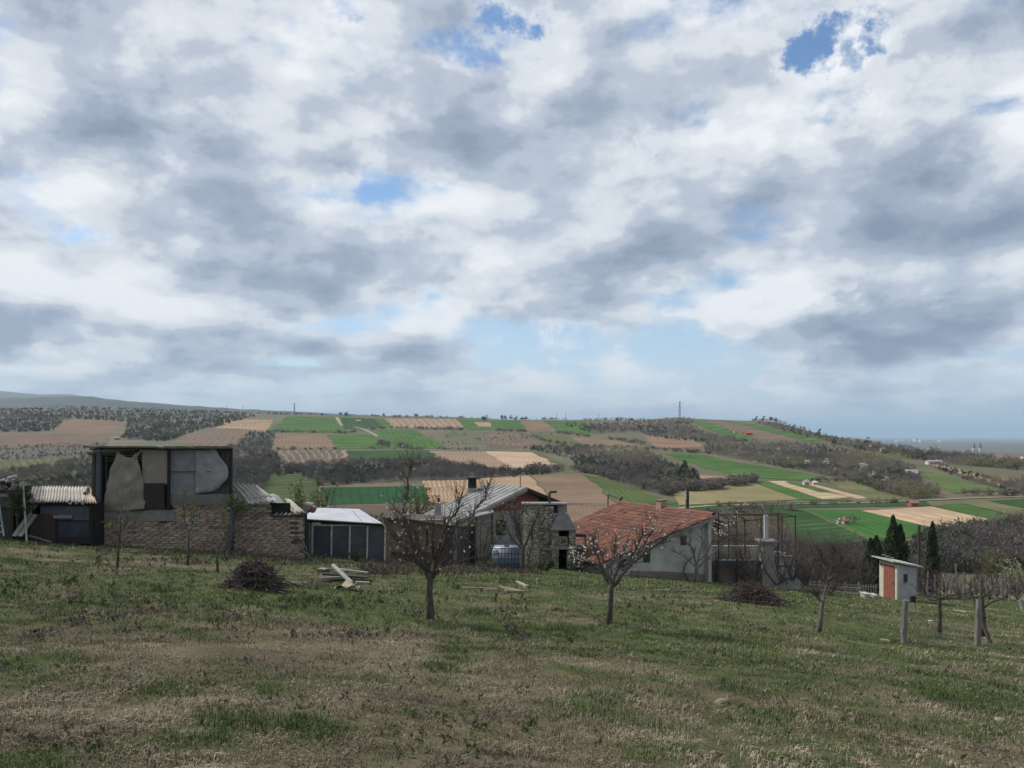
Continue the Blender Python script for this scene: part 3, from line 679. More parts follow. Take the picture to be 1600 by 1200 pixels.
for i, (u, v, h) in enumerate([(533, 649.5, 8), (541, 649.5, 9), (600, 651, 8), (651, 652.5, 9), (757, 658, 12), (785, 656, 10), (790, 656, 9), (798, 656, 9), (806, 656, 8), (965, 657, 7), (1279, 680, 9), (1192, 658, 10), (1205, 658, 10), (1213, 660, 9), (1181, 657, 9), (1304, 697, 9), (1355, 697, 10)]):
    lone(u, v, h, LEAFY, CONM, 'crest_tree', 'dark round tree standing on the hill crest against the sky', 'tree', 'trees on the crest', 1.1, .5, i + 60)
for i, (u, v, h) in enumerate([(1222, 793, 5), (1370, 792, 5), (1334, 820, 5), (1327, 818, 4), (735, 729, 7), (790, 736, 7)]):
    lone(u, v, h, BARE, WOODM, 'bare_tree', ['round bare bush by the lane beside the green valley field', 'bare bush by the lane above the pale field', 'bare bush behind the small hut in the green field', 'smaller bare bush touching the small hut in the green field', 'bare tree among the pale vineyard rows', 'bare tree at the lower edge of the pale vineyard'][i], 'tree', None, 1.5, .3, i + 90)

# ---------------------------------------------------------------- far buildings
GLASS = mat('dark_window', (.02, .022, .025), (.035, .035, .04), rough=.25, bump=0, spec=.5)
def cottage(u, v, w, d, h, rz, wallm, roofm, label, group=None, name='cottage', pitch=.55, Yf=None):
    p = ray_far([u], [v])[0] if Yf is None else np.array([(u - HU) / F * Yf, Yf, -62.0]); p[2] -= .2
    t = thing(name, p, label, 'house', group); ca, sa = math.cos(rz), math.sin(rz)
    def L(x, y, z): return p + np.array((x * ca - y * sa, x * sa + y * ca, z))
    mb = MB(); mb.prism([L(-w / 2, -d / 2, 0), L(-w / 2, d / 2, 0), L(-w / 2, d / 2, h), L(-w / 2, 0, h + d / 2 * pitch), L(-w / 2, -d / 2, h)], L(w, 0, 0) - L(0, 0, 0)); wl = mb.build('wall', wallm, t)
    e = .35; rise = pitch; mb = MB()
    for s in (-1, 1):
        a, b2 = L(-w / 2 - e, s * (d / 2 + e), h - e * rise + .12), L(w / 2 + e, s * (d / 2 + e), h - e * rise + .12)
        c, dd = L(w / 2 + e, 0, h + d / 2 * rise + .12), L(-w / 2 - e, 0, h + d / 2 * rise + .12)
        mb.prism([a, b2, c, dd], (0, 0, .15))
    rf = mb.build('roof', roofm, t)
    mb = MB(); c = L(w * .22, d * .12, h + d / 2 * rise); mb.box(c + (0, 0, .2), (.5, .5, 1.3), rz); mb.build('chimney', wallm, rf)
    for x in (-w * .28, w * .25):
        mb = MB(); mb.box(L(x, -d / 2 - .03, h * .55), (w * .14, .08, h * .35), rz); mb.build('window', GLASS, t)
    mb = MB(); mb.box(L(0, -d / 2 - .03, h * .38), (w * .13, .08, h * .75), rz); mb.build('door', MATS.get('door_brown') or mat('door_brown', (.1, .06, .04), bump=0), t)
WHITEW = mat('limewash', (.6, .57, .5), (.48, .45, .4), scale=.8, bump=.1); CREAM = mat('cream_render', (.5, .42, .3), (.4, .33, .24), scale=.8, bump=.1)
TERRA = mat('terracotta_far', (.36, .11, .06), (.26, .085, .05), scale=1.5, bump=.2); GREYR = mat('weathered_grey_roof', (.36, .35, .32), (.26, .26, .25), scale=1.2, bump=.2)
cottage(1424, 745, 6.5, 5, 2.3, -.35, mat('dark_timber', (.12, .09, .065), bump=.2), GREYR, 'timber cottage with pale grey roof at the top of a green slope', pitch=.9)
cottage(1168, 680, 9, 7, 2.6, .3, TERRA, TERRA, 'red house alone among the dry upper fields')
cottage(1149, 676, 4, 3, 2, .1, WHITEW, TERRA, 'tiny hut uphill of the red house')
cottage(1459, 725.5, 11, 4, 2.3, .1, WHITEW, GREYR, 'long low white building at the head of the pale strip field', pitch=.3)
cottage(1573, 757, 7, 4, 2.2, .1, mat('dark_timber', (.12, .09, .065)), mat('brown_tile', (.3, .17, .11), bump=.1), 'brown roofed hut at the bottom of the pale strip field')
cottage(1426, 791, 3.6, 3, 1.7, .2, mat('red_boards', (.3, .12, .08), bump=.1), mat('brown_tile', (.3, .17, .11)), 'small reddish hut beside the valley lane')
cottage(1319, 819, 2.6, 2, 1.5, .5, CREAM, mat('brown_tile', (.3, .17, .11)), 'tiny vineyard hut in the middle of the green valley field', name='hut')
cottage(1311, 818.5, 1.6, 1.4, 1.0, .2, WHITEW, GREYR, 'white shed next to the tiny vineyard hut', name='hut')
cottage(1379, 706, 6, 4, 2.2, .3, WHITEW, GREYR, 'white roofed house among trees on the right shoulder')
cottage(1259, 757, 3, 2.4, 1.6, .2, WHITEW, GREYR, 'small grey hut at the head of the bare strips', name='hut')
cottage(1272, 757.5, 2.5, 2, 1.5, .2, WHITEW, WHITEW, 'small white hut at the head of the staked vineyard', name='hut')
cottage(560, 660, 7, 5, 2.6, .2, CREAM, GREYR, 'pale farmhouse among the upper green plots')
cottage(771, 684.5, 3, 2.6, 2.6, .2, WHITEW, GREYR, 'little white wayside shrine on the rough slope', name='shrine', pitch=1.1)
cottage(183, 687, 5, 4, 2.2, .4, mat('lilac_render', (.28, .24, .27), bump=.1), GREYR, 'lilac grey hut below the left ridge')
cottage(1365, 699, 6, 5, 3, .2, CREAM, TERRA, 'ochre house on the shoulder of the hill')
rg = random.Random(4)
for i in range(16):
    cottage(1532 + (i % 8) * 11 + rg.uniform(-4, 4), 0, 20 + rg.uniform(-5, 8), 13, 6, rg.uniform(-.5, .5), [WHITEW, CREAM][i % 2], TERRA, 'red roofed town house in the lowland beyond the hill', 'town houses in the lowland', 'town_house', Yf=[2050, 1820][i // 8] + rg.uniform(-60, 60))
# church with twin spires
Yc = 2300; p = np.array([(1528 - HU) / F * Yc, Yc, -62.0]); t = thing('church', p, 'church with twin pointed towers rising over the lowland town', 'church')
stone_c = mat('church_stone', (.5, .48, .43), (.4, .38, .35), scale=.3, bump=.1); slate = mat('church_slate', (.12, .14, .16), bump=.1)
mb = MB(); mb.prism([p + (-9, 8, 0), p + (9, 8, 0), p + (9, 8, 14), p + (0, 8, 21), p + (-9, 8, 14)], (0, 36, 0)); nv = mb.build('nave', stone_c, t)
mb = MB()
for s in (-1, 1): mb.prism([p + (s * 9.6, 7, 13.5), p + (s * 9.6, 7, 14.2), p + (0, 7, 21.9), p + (0, 7, 21.2)], (0, 38, 0))
mb.build('nave_roof', slate, t)
for s in (-1, 1):
    c = p + (s * 9.5, 4, 0); mb = MB(); mb.box(c + (0, 0, 14), (6.5, 6.5, 28)); tw = mb.build('tower', stone_c, t)
    mb = MB(); a = [c + (-3.6, -3.6, 28), c + (3.6, -3.6, 28), c + (3.6, 3.6, 28), c + (-3.6, 3.6, 28)]
    mb.add(a + [c + (0, 0, 45)], [(3, 2, 1, 0), (0, 1, 4), (1, 2, 4), (2, 3, 4), (3, 0, 4)]); mb.build('spire', slate, tw)
    for z in (10, 20): mb = MB(); mb.box(c + (0, -3.3, z), (1.4, .2, 3.4)); mb.build('window', GLASS, tw)
# pale works on the plain
for i, (u, Y0, w, h, lab) in enumerate([(1448, 9000, 170, 26, 'large white works building far out on the plain'), (1432, 9300, 60, 38, 'white silo block beside the distant works'), (1475, 9100, 120, 16, 'long low pale hall beyond the distant works'), (1405, 8600, 80, 14, 'pale far building toward the hill end of the plain')]):
    c = np.array([(u - HU) / F * Y0, Y0, -62.0]); t = thing('factory', c, lab, 'building')
    mb = MB(); mb.box(c + (0, 0, h / 2), (w, 60, h)); mb.build('wall', WHITEW, t)
    mb = MB(); mb.prism([c + (-w / 2 - 2, -32, h + .2), c + (-w / 2 - 2, 32, h + .2), c + (-w / 2 - 2, 0, h + 8)], (w + 4, 0, 0)); mb.build('roof', GREYR, t)
# lattice mast on the crest and thin masts along it
STEEL = mat('galvanised_steel', (.16, .16, .17), (.11, .11, .12), rough=.6, metal=.3, bump=0)
def mast(u, v, h, w, label, name='lattice_mast'):
    p = ray_far([u], [v])[0]; t = thing(name, p, label, 'mast')
    leg = [np.array((x, y)) for x, y in ((-w, -w), (w, -w), (w, w), (-w, w))]
    for q in leg: mb = MB(); mb.tube([p + (*q, -.5), p + (*(q * .35), h)], w * .13, 4); mb.build('leg', STEEL, t)
    mb = MB(); k = 9
    for i in range(k):
        z0, z1 = h * i / k, h * (i + 1) / k; s0, s1 = 1 - .65 * i / k, 1 - .65 * (i + 1) / k
        for a in range(4):
            b2 = (a + 1) % 4; mb.tube([p + (*(leg[a] * s0), z0), p + (*(leg[b2] * s1), z1)], w * .07, 3); mb.tube([p + (*(leg[b2] * s0), z0), p + (*(leg[a] * s1), z1)], w * .07, 3)
    mb.build('bracing', STEEL, t)
    if name == 'lattice_mast':
        for z, r_ in ((.96, .3), (.86, .28), (.66, .22)):
            for a in (0, 2.1, 4.2): mb = MB(); mb.box(p + (math.cos(a) * w * .9, math.sin(a) * w * .9, h * z), (w * .5, w * .4, h * .07), a); mb.build('antenna', WHITEW, t)
mast(1062, 654, 30, 1.5, 'tall lattice telecom mast on the wooded knoll')
mast(460, 648, 22, 1.3, 'slim mast on the crest above the brightest wheat plot', 'thin_mast')
for i, (u, h) in enumerate([(354, 14), (379, 14), (870, 12), (884, 12), (935, 11)]):
    p = ray_far([u], [np.interp(u, CU, CV) + 1])[0]; t = thing('power_pole', p, 'thin wooden power pole on the skyline', 'pole', 'power poles on the skyline')
    mb = MB(); mb.tube([p + (0, 0, -.5), p + (0, 0, h)], .3, 5); mb.build('pole', STEEL, t); mb = MB(); mb.beam(p + (-1.6, 0, h - .6), p + (1.6, 0, h - .6), .25, .25); mb.build('crossarm', STEEL, t)

# ================================================================ sheds and houses of the homestead
def rayplane(u, v, A, n):
    d = np.array([(u - HU) / F, 1, -(v - HV) / F]); n = np.array(n, float); return d * (np.dot(A, n) / np.dot(d, n))
def panel(name, pts, Y, th, m, parent, **k):
    mb = MB(); mb.prism([P(u, v, Y) for u, v in pts], (0, th, 0)); return mb.build(name, m, parent, **k)
def rect(name, u0, v0, u1, v1, Y, th, m, parent): return panel(name, [(u0, v1), (u1, v1), (u1, v0), (u0, v0)], Y, th, m, parent)
MORTAR = mat('old_mortar', (.15, .138, .12), (.1, .092, .08), scale=7, bump=.6)
BRICK = rand_mat('weathered_brick', [(0.146, 0.128, 0.104), (0.244, 0.207, 0.159), (0.305, 0.256, 0.195), (0.213, 0.183, 0.146), (0.329, 0.268, 0.201), (0.268, 0.140, 0.100), (0.207, 0.177, 0.140), (0.281, 0.220, 0.165), (0.232, 0.201, 0.159), (0.128, 0.110, 0.095)], .95, .7, 9, .35)
PIPESHADE = mat('shadow_brick', (.05, .045, .042), (.08, .065, .055), scale=8, bump=.6)  # darker bricks paint a downpipe shadow onto the outbuilding wall
CONC = mat('grey_concrete', (.14, .14, .128), (.2, .195, .175), scale=3, bump=.5, c3=(.09, .095, .08))
CONCL = mat('pale_concrete', (.36, .345, .31), (.25, .24, .215), scale=2.2, bump=.4, c3=(.19, .18, .16))
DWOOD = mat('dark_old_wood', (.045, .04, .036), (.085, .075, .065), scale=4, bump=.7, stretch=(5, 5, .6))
GWOOD = mat('grey_old_wood', (.16, .15, .135), (.24, .225, .2), scale=4, bump=.7, stretch=(6, 6, .7), c3=(.1, .095, .085))
LWOOD = mat('pale_sawn_wood', (.42, .36, .26), (.3, .255, .185), scale=4, bump=.5, stretch=(2, 8, 8))
FELT = mat('sand_felt', (.31, .275, .235), (.24, .215, .185), scale=2.5, bump=.35, bscale=30, c3=(.22, .195, .17))
FELTG = mat('grey_felt', (.25, .255, .265), (.19, .195, .205), scale=2.5, bump=.35, bscale=30)
SHEETW = mat('pale_fibre_sheet', (.34, .34, .345), (.25, .25, .26), scale=1.8, bump=.3)
ASB = mat('asbestos_cement', (.42, .4, .36), (.3, .285, .255), scale=3.5, bump=.5, bscale=26, c3=(.2, .19, .16))
ASBD = mat('dark_asbestos_cement', (.2, .19, .18), (.13, .125, .12), scale=3.5, bump=.5)
WIRE = mat('rusty_wire', (.07, .06, .055), (.045, .04, .04), rough=.7, bump=0)
IRON = mat('rusty_iron', (.06, .045, .038), (.1, .065, .045), scale=12, bump=.4, rough=.8)
TIN = mat('zinc_sheet', (.47, .49, .52), (.38, .4, .43), scale=1.3, rough=.5, metal=.15, bump=.15, c3=(.31, .32, .33))
BLACK = mat('black_and_unlit_parts', (.018, .017, .016), (.028, .026, .024), bump=0)  # near-black of truly black parts; also paints the shade inside openings
SLATEB = mat('blue_grey_board', (.085, .092, .108), (.06, .066, .078), scale=3, bump=.3)
BROWNB = mat('brown_board', (.062, .042, .036), (.045, .033, .03), scale=5, bump=.4, stretch=(5, 5, .7))
WPAINT = mat('flaking_white_paint', (.48, .47, .44), (.3, .29, .27), scale=14, bump=.5, c3=(.14, .13, .12))
REDB = mat('red_brick_infill', (.2, .078, .06), (.15, .065, .052), scale=9, bump=.8, c3=(.13, .065, .05))
RENDER = mat('white_render', (.42, .405, .37), (.33, .318, .29), scale=1.6, bump=.35, c3=(.24, .228, .205))
OCHRE = mat('ochre_plaster', (.25, .2, .125), (.19, .155, .105), scale=2.2, bump=.4, c3=(.15, .115, .085))
def rubble(name, c1, c2, c3, sc=5.5):
    if name in MATS: return MATS[name]
    m = bpy.data.materials.new(name); m.use_nodes = True; t = m.node_tree; b = t.nodes['Principled BSDF']; b.inputs['Roughness'].default_value = .95; b.inputs['Specular IOR Level'].default_value = .1
    tcn = t.nodes.new('ShaderNodeTexCoord'); mp = t.nodes.new('ShaderNodeMapping'); mp.inputs['Scale'].default_value = (1, 1, 1.9); t.links.new(tcn.outputs['Object'], mp.inputs[0])
    v1 = t.nodes.new('ShaderNodeTexVoronoi'); v1.inputs['Scale'].default_value = sc; t.links.new(mp.outputs[0], v1.inputs['Vector'])
    v2 = t.nodes.new('ShaderNodeTexVoronoi'); v2.feature = 'DISTANCE_TO_EDGE'; v2.inputs['Scale'].default_value = sc; t.links.new(mp.outputs[0], v2.inputs['Vector'])
    r = t.nodes.new('ShaderNodeValToRGB'); t.links.new(v1.outputs['Color'], r.inputs[0]); e = r.color_ramp.elements
    e[0].color = (*c1, 1); e[1].color = (*c2, 1); e.new(.5).color = (*c3, 1)
    mr = t.nodes.new('ShaderNodeMapRange'); t.links.new(v2.outputs[0], mr.inputs[0]); mr.inputs[1].default_value = .02; mr.inputs[2].default_value = .1; mr.inputs[3].default_value = .35; mr.inputs[4].default_value = 1
    sc_ = t.nodes.new('ShaderNodeVectorMath'); sc_.operation = 'SCALE'; t.links.new(r.outputs[0], sc_.inputs[0]); t.links.new(mr.outputs[0], sc_.inputs['Scale']); t.links.new(sc_.outputs[0], b.inputs['Base Color'])
    bp = t.nodes.new('ShaderNodeBump'); bp.inputs['Strength'].default_value = 1; bp.inputs['Distance'].default_value = .05; t.links.new(mr.outputs[0], bp.inputs['Height']); t.links.new(bp.outputs[0], b.inputs['Normal'])
    MATS[name] = m; return m
STONE = rubble('rubble_stone', (.2, .185, .15), (.4, .36, .28), (.29, .26, .2))
STONEY = rubble('yellow_rubble_stone', (.4, .35, .25), (.6, .54, .41), (.5, .44, .32), 6.5)
# --- bricks: four slightly uneven brick meshes shared by every brick object
BM = []
for k in range(4):
    r = np.random.default_rng(k + 5); mb = MB(); l, d, h = .245 + r.uniform(-.01, .008), .11, .066
    pts = []
    for z in (-h / 2, h / 2):
        for x, y in ((-l / 2, -d / 2), (l / 2, -d / 2), (l / 2, d / 2), (-l / 2, d / 2)): pts.append(np.array((x, y, z)) + r.uniform(-.005, .005, 3))
    mb.hexa(pts); me = bpy.data.meshes.new('brick'); me.from_pydata(mb.v, [], mb.f); me.update(); me.materials.append(BRICK); BM.append(me)
SBM = BM[0].copy(); SBM.materials.clear(); SBM.materials.append(PIPESHADE)
def brick_wall(t, u0, u1, vtop, vbot, Y, seed, skip=(), pipe_shadow=()):
    r = np.random.default_rng(seed); px = Y / F; x0, x1 = (u0 - HU) * px, (u1 - HU) * px; org = ORG[t.name]; n = 0
    zlo = -(max(vbot(u0), vbot(u1)) - HV) * px - .25; row = 0; z = zlo; PXY = .079
    while True:
        z = zlo + row * PXY; row += 1
        if z > -(min(vtop(u0), vtop(u1)) - HV) * px: break
        x = x0 + (.0 if row % 2 else -.13) + .125 + r.uniform(-.03, .03)
        while x < x1 + .05:
            u = HU + x / px; v = HV - z / px
            if x > x1 - .1: pass
            elif vtop(u) + 1.5 < v < vbot(u) + 14 and not any(a < u < c and b < v < d for a, b, c, d in skip):
                me_ = SBM if any(a < u < c and b < v < d for a, b, c, d in pipe_shadow) else BM[r.integers(4)]
                o = bpy.data.objects.new('brick', me_); COL.objects.link(o); o.parent = t
                o.location = tuple(np.array((x, Y + .055 + r.uniform(-.012, .012), z + r.uniform(-.004, .004))) - org)
                o.rotation_euler = (0, r.uniform(-.02, .02), r.uniform(-.03, .03)); ORG[o.name] = org; n += 1
            x += .26 + r.uniform(-.012, .02)
    return n
def corr(name, a, b, c, d, waves, amp, m, parent, th=.012, seed=0, ragged=.0):
    """corrugated sheet: a-b is the upper edge, d-c the lower edge"""
    r = np.random.default_rng(seed); a, b, c, d = [np.array(x, float) for x in (a, b, c, d)]
    nrm = np.cross(b - a, d - a); nrm /= np.linalg.norm(nrm); nrm *= np.sign(nrm[2]); cols = waves * 6 + 1; rows = 5
    G = np.zeros((rows, cols, 3)); rg = r.uniform(0, ragged, waves + 2)
    for i in range(rows):
        for j in range(cols):
            s, q = j / (cols - 1), i / (rows - 1); q2 = q * (1 - (rg[int(s * waves)] if i == rows - 1 else 0))
            G[i, j] = (a * (1 - s) + b * s) * (1 - q2) + (d * (1 - s) + c * s) * q2 + nrm * (amp * math.sin(s * waves * 2 * math.pi) + r.uniform(-.004, .004))
    mb = MB(); mb.grid(G, tuple(-nrm * th)); return mb.build(name, m, parent, smooth=True)

# ---- brick shed with the patched-up upper storey
YB = 25.0
t = thing('brick_shed', P(250, 862, YB), 'old brick shed with upper storey patched in torn felt and mesh', 'shed')
vt1 = lambda u: 815 if u < 270 else 787.5
vb1 = lambda u: np.interp(u, [143, 362], [853, 862])
brick_wall(t, 143, 364, vt1, vb1, YB, 1, skip=[(247, 811, 256, 823)])
panel('mortar_core', [(143.5, 872), (363, 880), (363, 789), (271, 789), (271, 816.5), (143.5, 816.5)], YB + .03, .22, MORTAR, t)
panel('concrete_sill', [(146, 816.8), (273, 814), (272, 796), (150, 800.5)], YB - .012, .24, CONC, t)
panel('concrete_lintel', [(262, 789), (366, 788.5), (366, 771.5), (263, 774)], YB - .02, .25, CONC, t)
W0, W1 = P(150, 800, YB)[0], P(362, 800, YB)[0]; zt = P(0, 699, YB)[2]; zb = P(0, 800, YB)[2]; zg = P(0, 862, YB)[2]
SK = -.4      # the shed runs back askew
def skew(x, dy, z): return np.array((x + SK * dy, YB + dy, z))
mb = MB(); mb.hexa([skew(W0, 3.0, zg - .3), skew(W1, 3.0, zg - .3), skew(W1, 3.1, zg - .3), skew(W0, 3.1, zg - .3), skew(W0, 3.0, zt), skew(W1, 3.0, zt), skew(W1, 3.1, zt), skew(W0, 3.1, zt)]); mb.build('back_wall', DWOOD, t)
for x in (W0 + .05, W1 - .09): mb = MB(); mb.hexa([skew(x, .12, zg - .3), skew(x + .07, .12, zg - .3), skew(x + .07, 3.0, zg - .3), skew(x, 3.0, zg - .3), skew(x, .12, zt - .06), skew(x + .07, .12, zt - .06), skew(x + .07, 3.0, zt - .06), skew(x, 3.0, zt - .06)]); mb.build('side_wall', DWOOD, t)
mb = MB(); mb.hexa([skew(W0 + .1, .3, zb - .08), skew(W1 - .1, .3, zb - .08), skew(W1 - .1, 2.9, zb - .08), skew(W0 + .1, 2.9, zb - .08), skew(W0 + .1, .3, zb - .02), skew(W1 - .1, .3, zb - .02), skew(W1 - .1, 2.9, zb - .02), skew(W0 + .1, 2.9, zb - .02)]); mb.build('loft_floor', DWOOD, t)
G = np.zeros((4, 30, 3)); r = np.random.default_rng(3)
for i in range(4):
    for j in range(30):
        u = 136 + (369 - 136) * j / 29; G[i, j] = P(u, 697 + (1.2 if u > 250 else 0) + r.uniform(-.5, .5), YB) + (SK * i * 1.1, -.25 + i * 1.15, -.02 * i)
mb = MB(); mb.grid(G, (0, 0, -.05)); mb.build('roof_slab', mat('roof_felt', (.085, .08, .065), (.12, .115, .08), scale=4, bump=.6), t)
for k, (u, v) in enumerate([(140, 702), (134, 707), (138, 710), (145, 704.5)]):
    mb = MB(); a = P(u, v, YB - .12); mb.beam(a, a + (.75 + .15 * k, .3, .02), .05, .055); mb.build('roof_lath', GWOOD if k % 2 else DWOOD, t)
for k, (u, w, m_, dy) in enumerate([(155, .13, SLATEB, -.03), (263.5, .075, BLACK, -.09), (360.5, .085, BLACK, -.09), (166, .05, DWOOD, .12)]):
    mb = MB(); a, b = P(u, 803 if k in (0, 3) else (797 if k == 1 else 775), YB + dy), P(u + .5, 699, YB + dy); mb.beam(a, b, w, w); mb.build('post', m_, t)
for k, (u, um) in enumerate([(145, 147), (148.5, 149.5), (151.5, 152)]):
    mb = MB(); mb.beam(P(u, 800, YB + .1 * k), P(um, 705, YB + .1 * k), .05, .09); mb.build('corner_board', [DWOOD, GWOOD, DWOOD][k], t)
for k in range(5):
    z = P(0, 704 + k * 4.2, YB)[2]; mb = MB(); mb.beam((W0 + .1, YB + .35, z), (P(228, 0, YB)[0], YB + .3, z + .02), .03, .035); mb.build('lath', GWOOD, t)
# hanging torn felt
vs = np.linspace(0, 1, 22); Lx = np.interp(vs, [0, .12, .3, .6, .8, 1], [184, 180, 172, 166, 163, 160]); Rx = np.interp(vs, [0, .12, .2, .4, .6, .75, 1], [212, 214, 217.5, 222, 225.5, 227, 226])
Tv = lambda s: np.interp(s, [0, .15, .5, .8, 1], [704, 709, 714.5, 715, 707]); Bv = lambda s: np.interp(s, [0, .4, 1], [801, 799.5, 795.5])
rq = np.random.default_rng(5); Lx = Lx + rq.normal(0, .5, 22); Rx = Rx + rq.normal(0, .5, 22)
G = np.zeros((22, 14, 3))
for i, q in enumerate(vs):
    for j in range(14):
        s = j / 13; u = Lx[i] * (1 - s) + Rx[i] * s; v = Tv(s) * (1 - q) + Bv(s) * q
        G[i, j] = P(u, v, YB - .05 - .1 * math.sin(math.pi * s) * (.4 + .6 * q) + .07 * math.sin(7 * q + 3 * s) * q + .03 * math.sin(19 * q + s * 6) + .025 * math.sin(11 * s - 5 * q))
mb = MB(); mb.grid(G, (0, .008, 0)); mb.build('torn_felt', FELT, t, smooth=True)
mb = MB(); mb.tube([P(212, 716, YB - .07), P(216, 708, YB - .07), P(222, 703, YB - .05)], .035, 6); mb.build('felt_fold', FELT, t)
rect('felt_panel', 222, 700.5, 262.5, 757, YB + .02, .02, FELT, t)
rect('door_board', 224.5, 755, 257, 797, YB - .02, .03, mat('black_brown_board', (.035, .028, .03), (.05, .04, .04), bump=.3), t)
rect('grey_panel', 265, 700.5, 304, 773, YB + .03, .02, FELTG, t)
for k in range(7): rect('plank', 303 + k * 8.3, 701, 310.6 + k * 8.3, 774, YB + .09, .02, mat('grey_dark_planks', (.1, .098, .098), (.07, .068, .068), scale=4, bump=.6, stretch=(6, 6, .7)), t)
G = np.zeros((18, 12, 3))
for i in range(18):
    q = i / 17; v = 701 + q * 70; ur = np.interp(v, [701, 715, 728, 738, 748, 758, 766, 771], [337, 344, 355, 357, 356, 345, 342, 316])
    for j in range(12):
        s = j / 11; G[i, j] = P(304.5 + (ur - 304.5) * s, v, YB + .01 - .13 * s * math.sin(math.pi * min(1, q * 1.05)) + .03 * math.sin(5 * s + 9 * q) + .02 * math.sin(13 * s - 7 * q) + .012 * math.sin(31 * q + 4 * s))
mb = MB(); mb.grid(G, (0, .008, 0)); mb.build('bulging_sheet', SHEETW, t, smooth=True)
rect('batten', 265, 736.5, 360, 737.6, YB - .03, .02, DWOOD, t); rect('top_rail', 150, 699.5, 362, 703, YB - .02, .05, DWOOD, t)
# wire mesh over both bays
mb = MB(); x0, x1 = P(160, 0, YB)[0], P(360, 0, YB)[0]; z0, z1 = P(0, 796, YB)[2], P(0, 702, YB)[2]; hgt = z1 - z0; yw = YB - .17
for k in np.arange(-hgt, x1 - x0, .085):
    for s in (0, 1):
        xa, xb = x0 + k, x0 + k + hgt; za, zb_ = (z0, z1) if s == 0 else (z1, z0)
        ta = max(0, (x0 - xa) / hgt); tb = min(1, (x1 - xa) / hgt)
        if tb - ta > .02:
            p0 = np.array((xa + hgt * ta, yw - .004 * s, za + (zb_ - za) * ta)); p1 = np.array((xa + hgt * tb, yw - .004 * s, za + (zb_ - za) * tb)); mb.tube([p0, p1], .0021, 3, cap=False)
mb.build('wire_mesh', WIRE, t)['kind'] = 'stuff'

# ---- lower brick shed with corrugated roof
t = thing('brick_outbuilding', P(420, 866, YB), 'low brick outbuilding under broken corrugated cement sheets', 'shed')
vt2 = lambda u: 787.5 if u < 421 else 804.5
brick_wall(t, 366, 477, vt2, lambda u: np.interp(u, [366, 476], [862, 866]), YB + .05, 2, pipe_shadow=[(459, 803, 467, 838), (461, 838, 469, 850)])
panel('mortar_core', [(366.5, 880), (476, 884), (476, 806), (421, 806), (421, 789), (366.5, 789)], YB + .085, .2, MORTAR, t)
mb = MB(); xa, xb = P(367, 0, YB)[0], P(476, 0, YB)[0]; zz = P(0, 806, YB)[2]; mb.box(((xa + xb) / 2 - .7, YB + 2.2, zz - .8), (xb - xa - .3, .15, 1.8)); mb.prism([(xb - .12, YB + .3, zz - 1.7), (xb - .95, YB + 2.2, zz - 1.7), (xb - .95, YB + 2.2, zz - .1), (xb - .12, YB + .3, zz - .02)], (-.1, 0, 0)); mb.build('rear_walls', MORTAR, t)
A_, B_, C_, D_ = P(361, 755.5, 27), P(401, 757.5, 27), P(433.5, 782, 24.85), P(388.5, 787.5, 24.85)
mid = lambda p, q, s: p * (1 - s) + q * s
corr('roof_sheet', A_, B_, mid(B_, C_, .75), mid(A_, D_, .75), 5, .04, ASB, t, seed=1)
corr('roof_sheet', mid(A_, D_, .66) - (0, 0, .035), mid(B_, C_, .66) - (0, 0, .035), C_, D_, 5, .04, ASB, t, seed=2, ragged=.08)
corr('roof_sheet', P(361, 764, 26.4), mid(A_, D_, .35) - (0, 0, .1), D_ - (0, 0, .06), P(377, 786, 24.9), 3, .035, ASBD, t, seed=3)
mb = MB(); G = np.zeros((6, 10, 3))
for i in range(6):
    for j in range(10):
        s = j / 9; u = 421 + s * 25; top = np.interp(u, [421, 428, 436, 446], [772, 771, 775, 787]); G[i, j] = P(u, top + (788 - top) * i / 5, 26.3 - .2 * i)
mb.grid(G, (0, 0, -.03)); mb.build('felt_hump', FELTG, t, smooth=True)
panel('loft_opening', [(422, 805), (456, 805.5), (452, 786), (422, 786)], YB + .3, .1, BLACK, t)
rect('opening_lintel', 421, 804, 477, 806.5, YB - .02, .2, DWOOD, t)
for k in range(4): mb = MB(); mb.beam(P(430 + 7 * k, 805, YB - .05), P(434 + 7 * k, 801.5, YB + .2), .05, .03); mb.build('broken_lath', GWOOD, t)
corr('roof_sheet', P(446, 779, 26), P(456, 782, 26), P(478, 801, 24.9), P(457, 803, 24.9), 3, .035, ASB, t, seed=6, ragged=.2)
r = np.random.default_rng(8)
for k in range(7):
    c = P(464 + r.uniform(0, 20), 797 + r.uniform(-6, 4), 25.1 + r.uniform(0, .4)); mb = MB(); mb.prism([c, c + (.2, .05, -.05), c + (.26, .1, .1), c + (.07, .04, .14)], (.03, .12, .04)); mb.build('broken_tile', [ASB, REDB, ASBD][k % 3], t)
mb = MB(); mb.beam(P(478.5, 876, YB), P(478, 803, YB), .07, .07); mb.build('corner_post', BLACK, t)
t = thing('leaning_beam', P(355, 866, YB - .2), 'thick grey timber leaning in the gap between the two brick sheds', 'beam'); mb = MB(); mb.beam(P(354.5, 870, YB - .35), P(366, 790, YB - .12), .17, .12); mb.build('beam', mat('blue_grey_wood', (.1, .105, .115), (.07, .072, .08), scale=4, bump=.6, stretch=(6, 6, .7)), t)
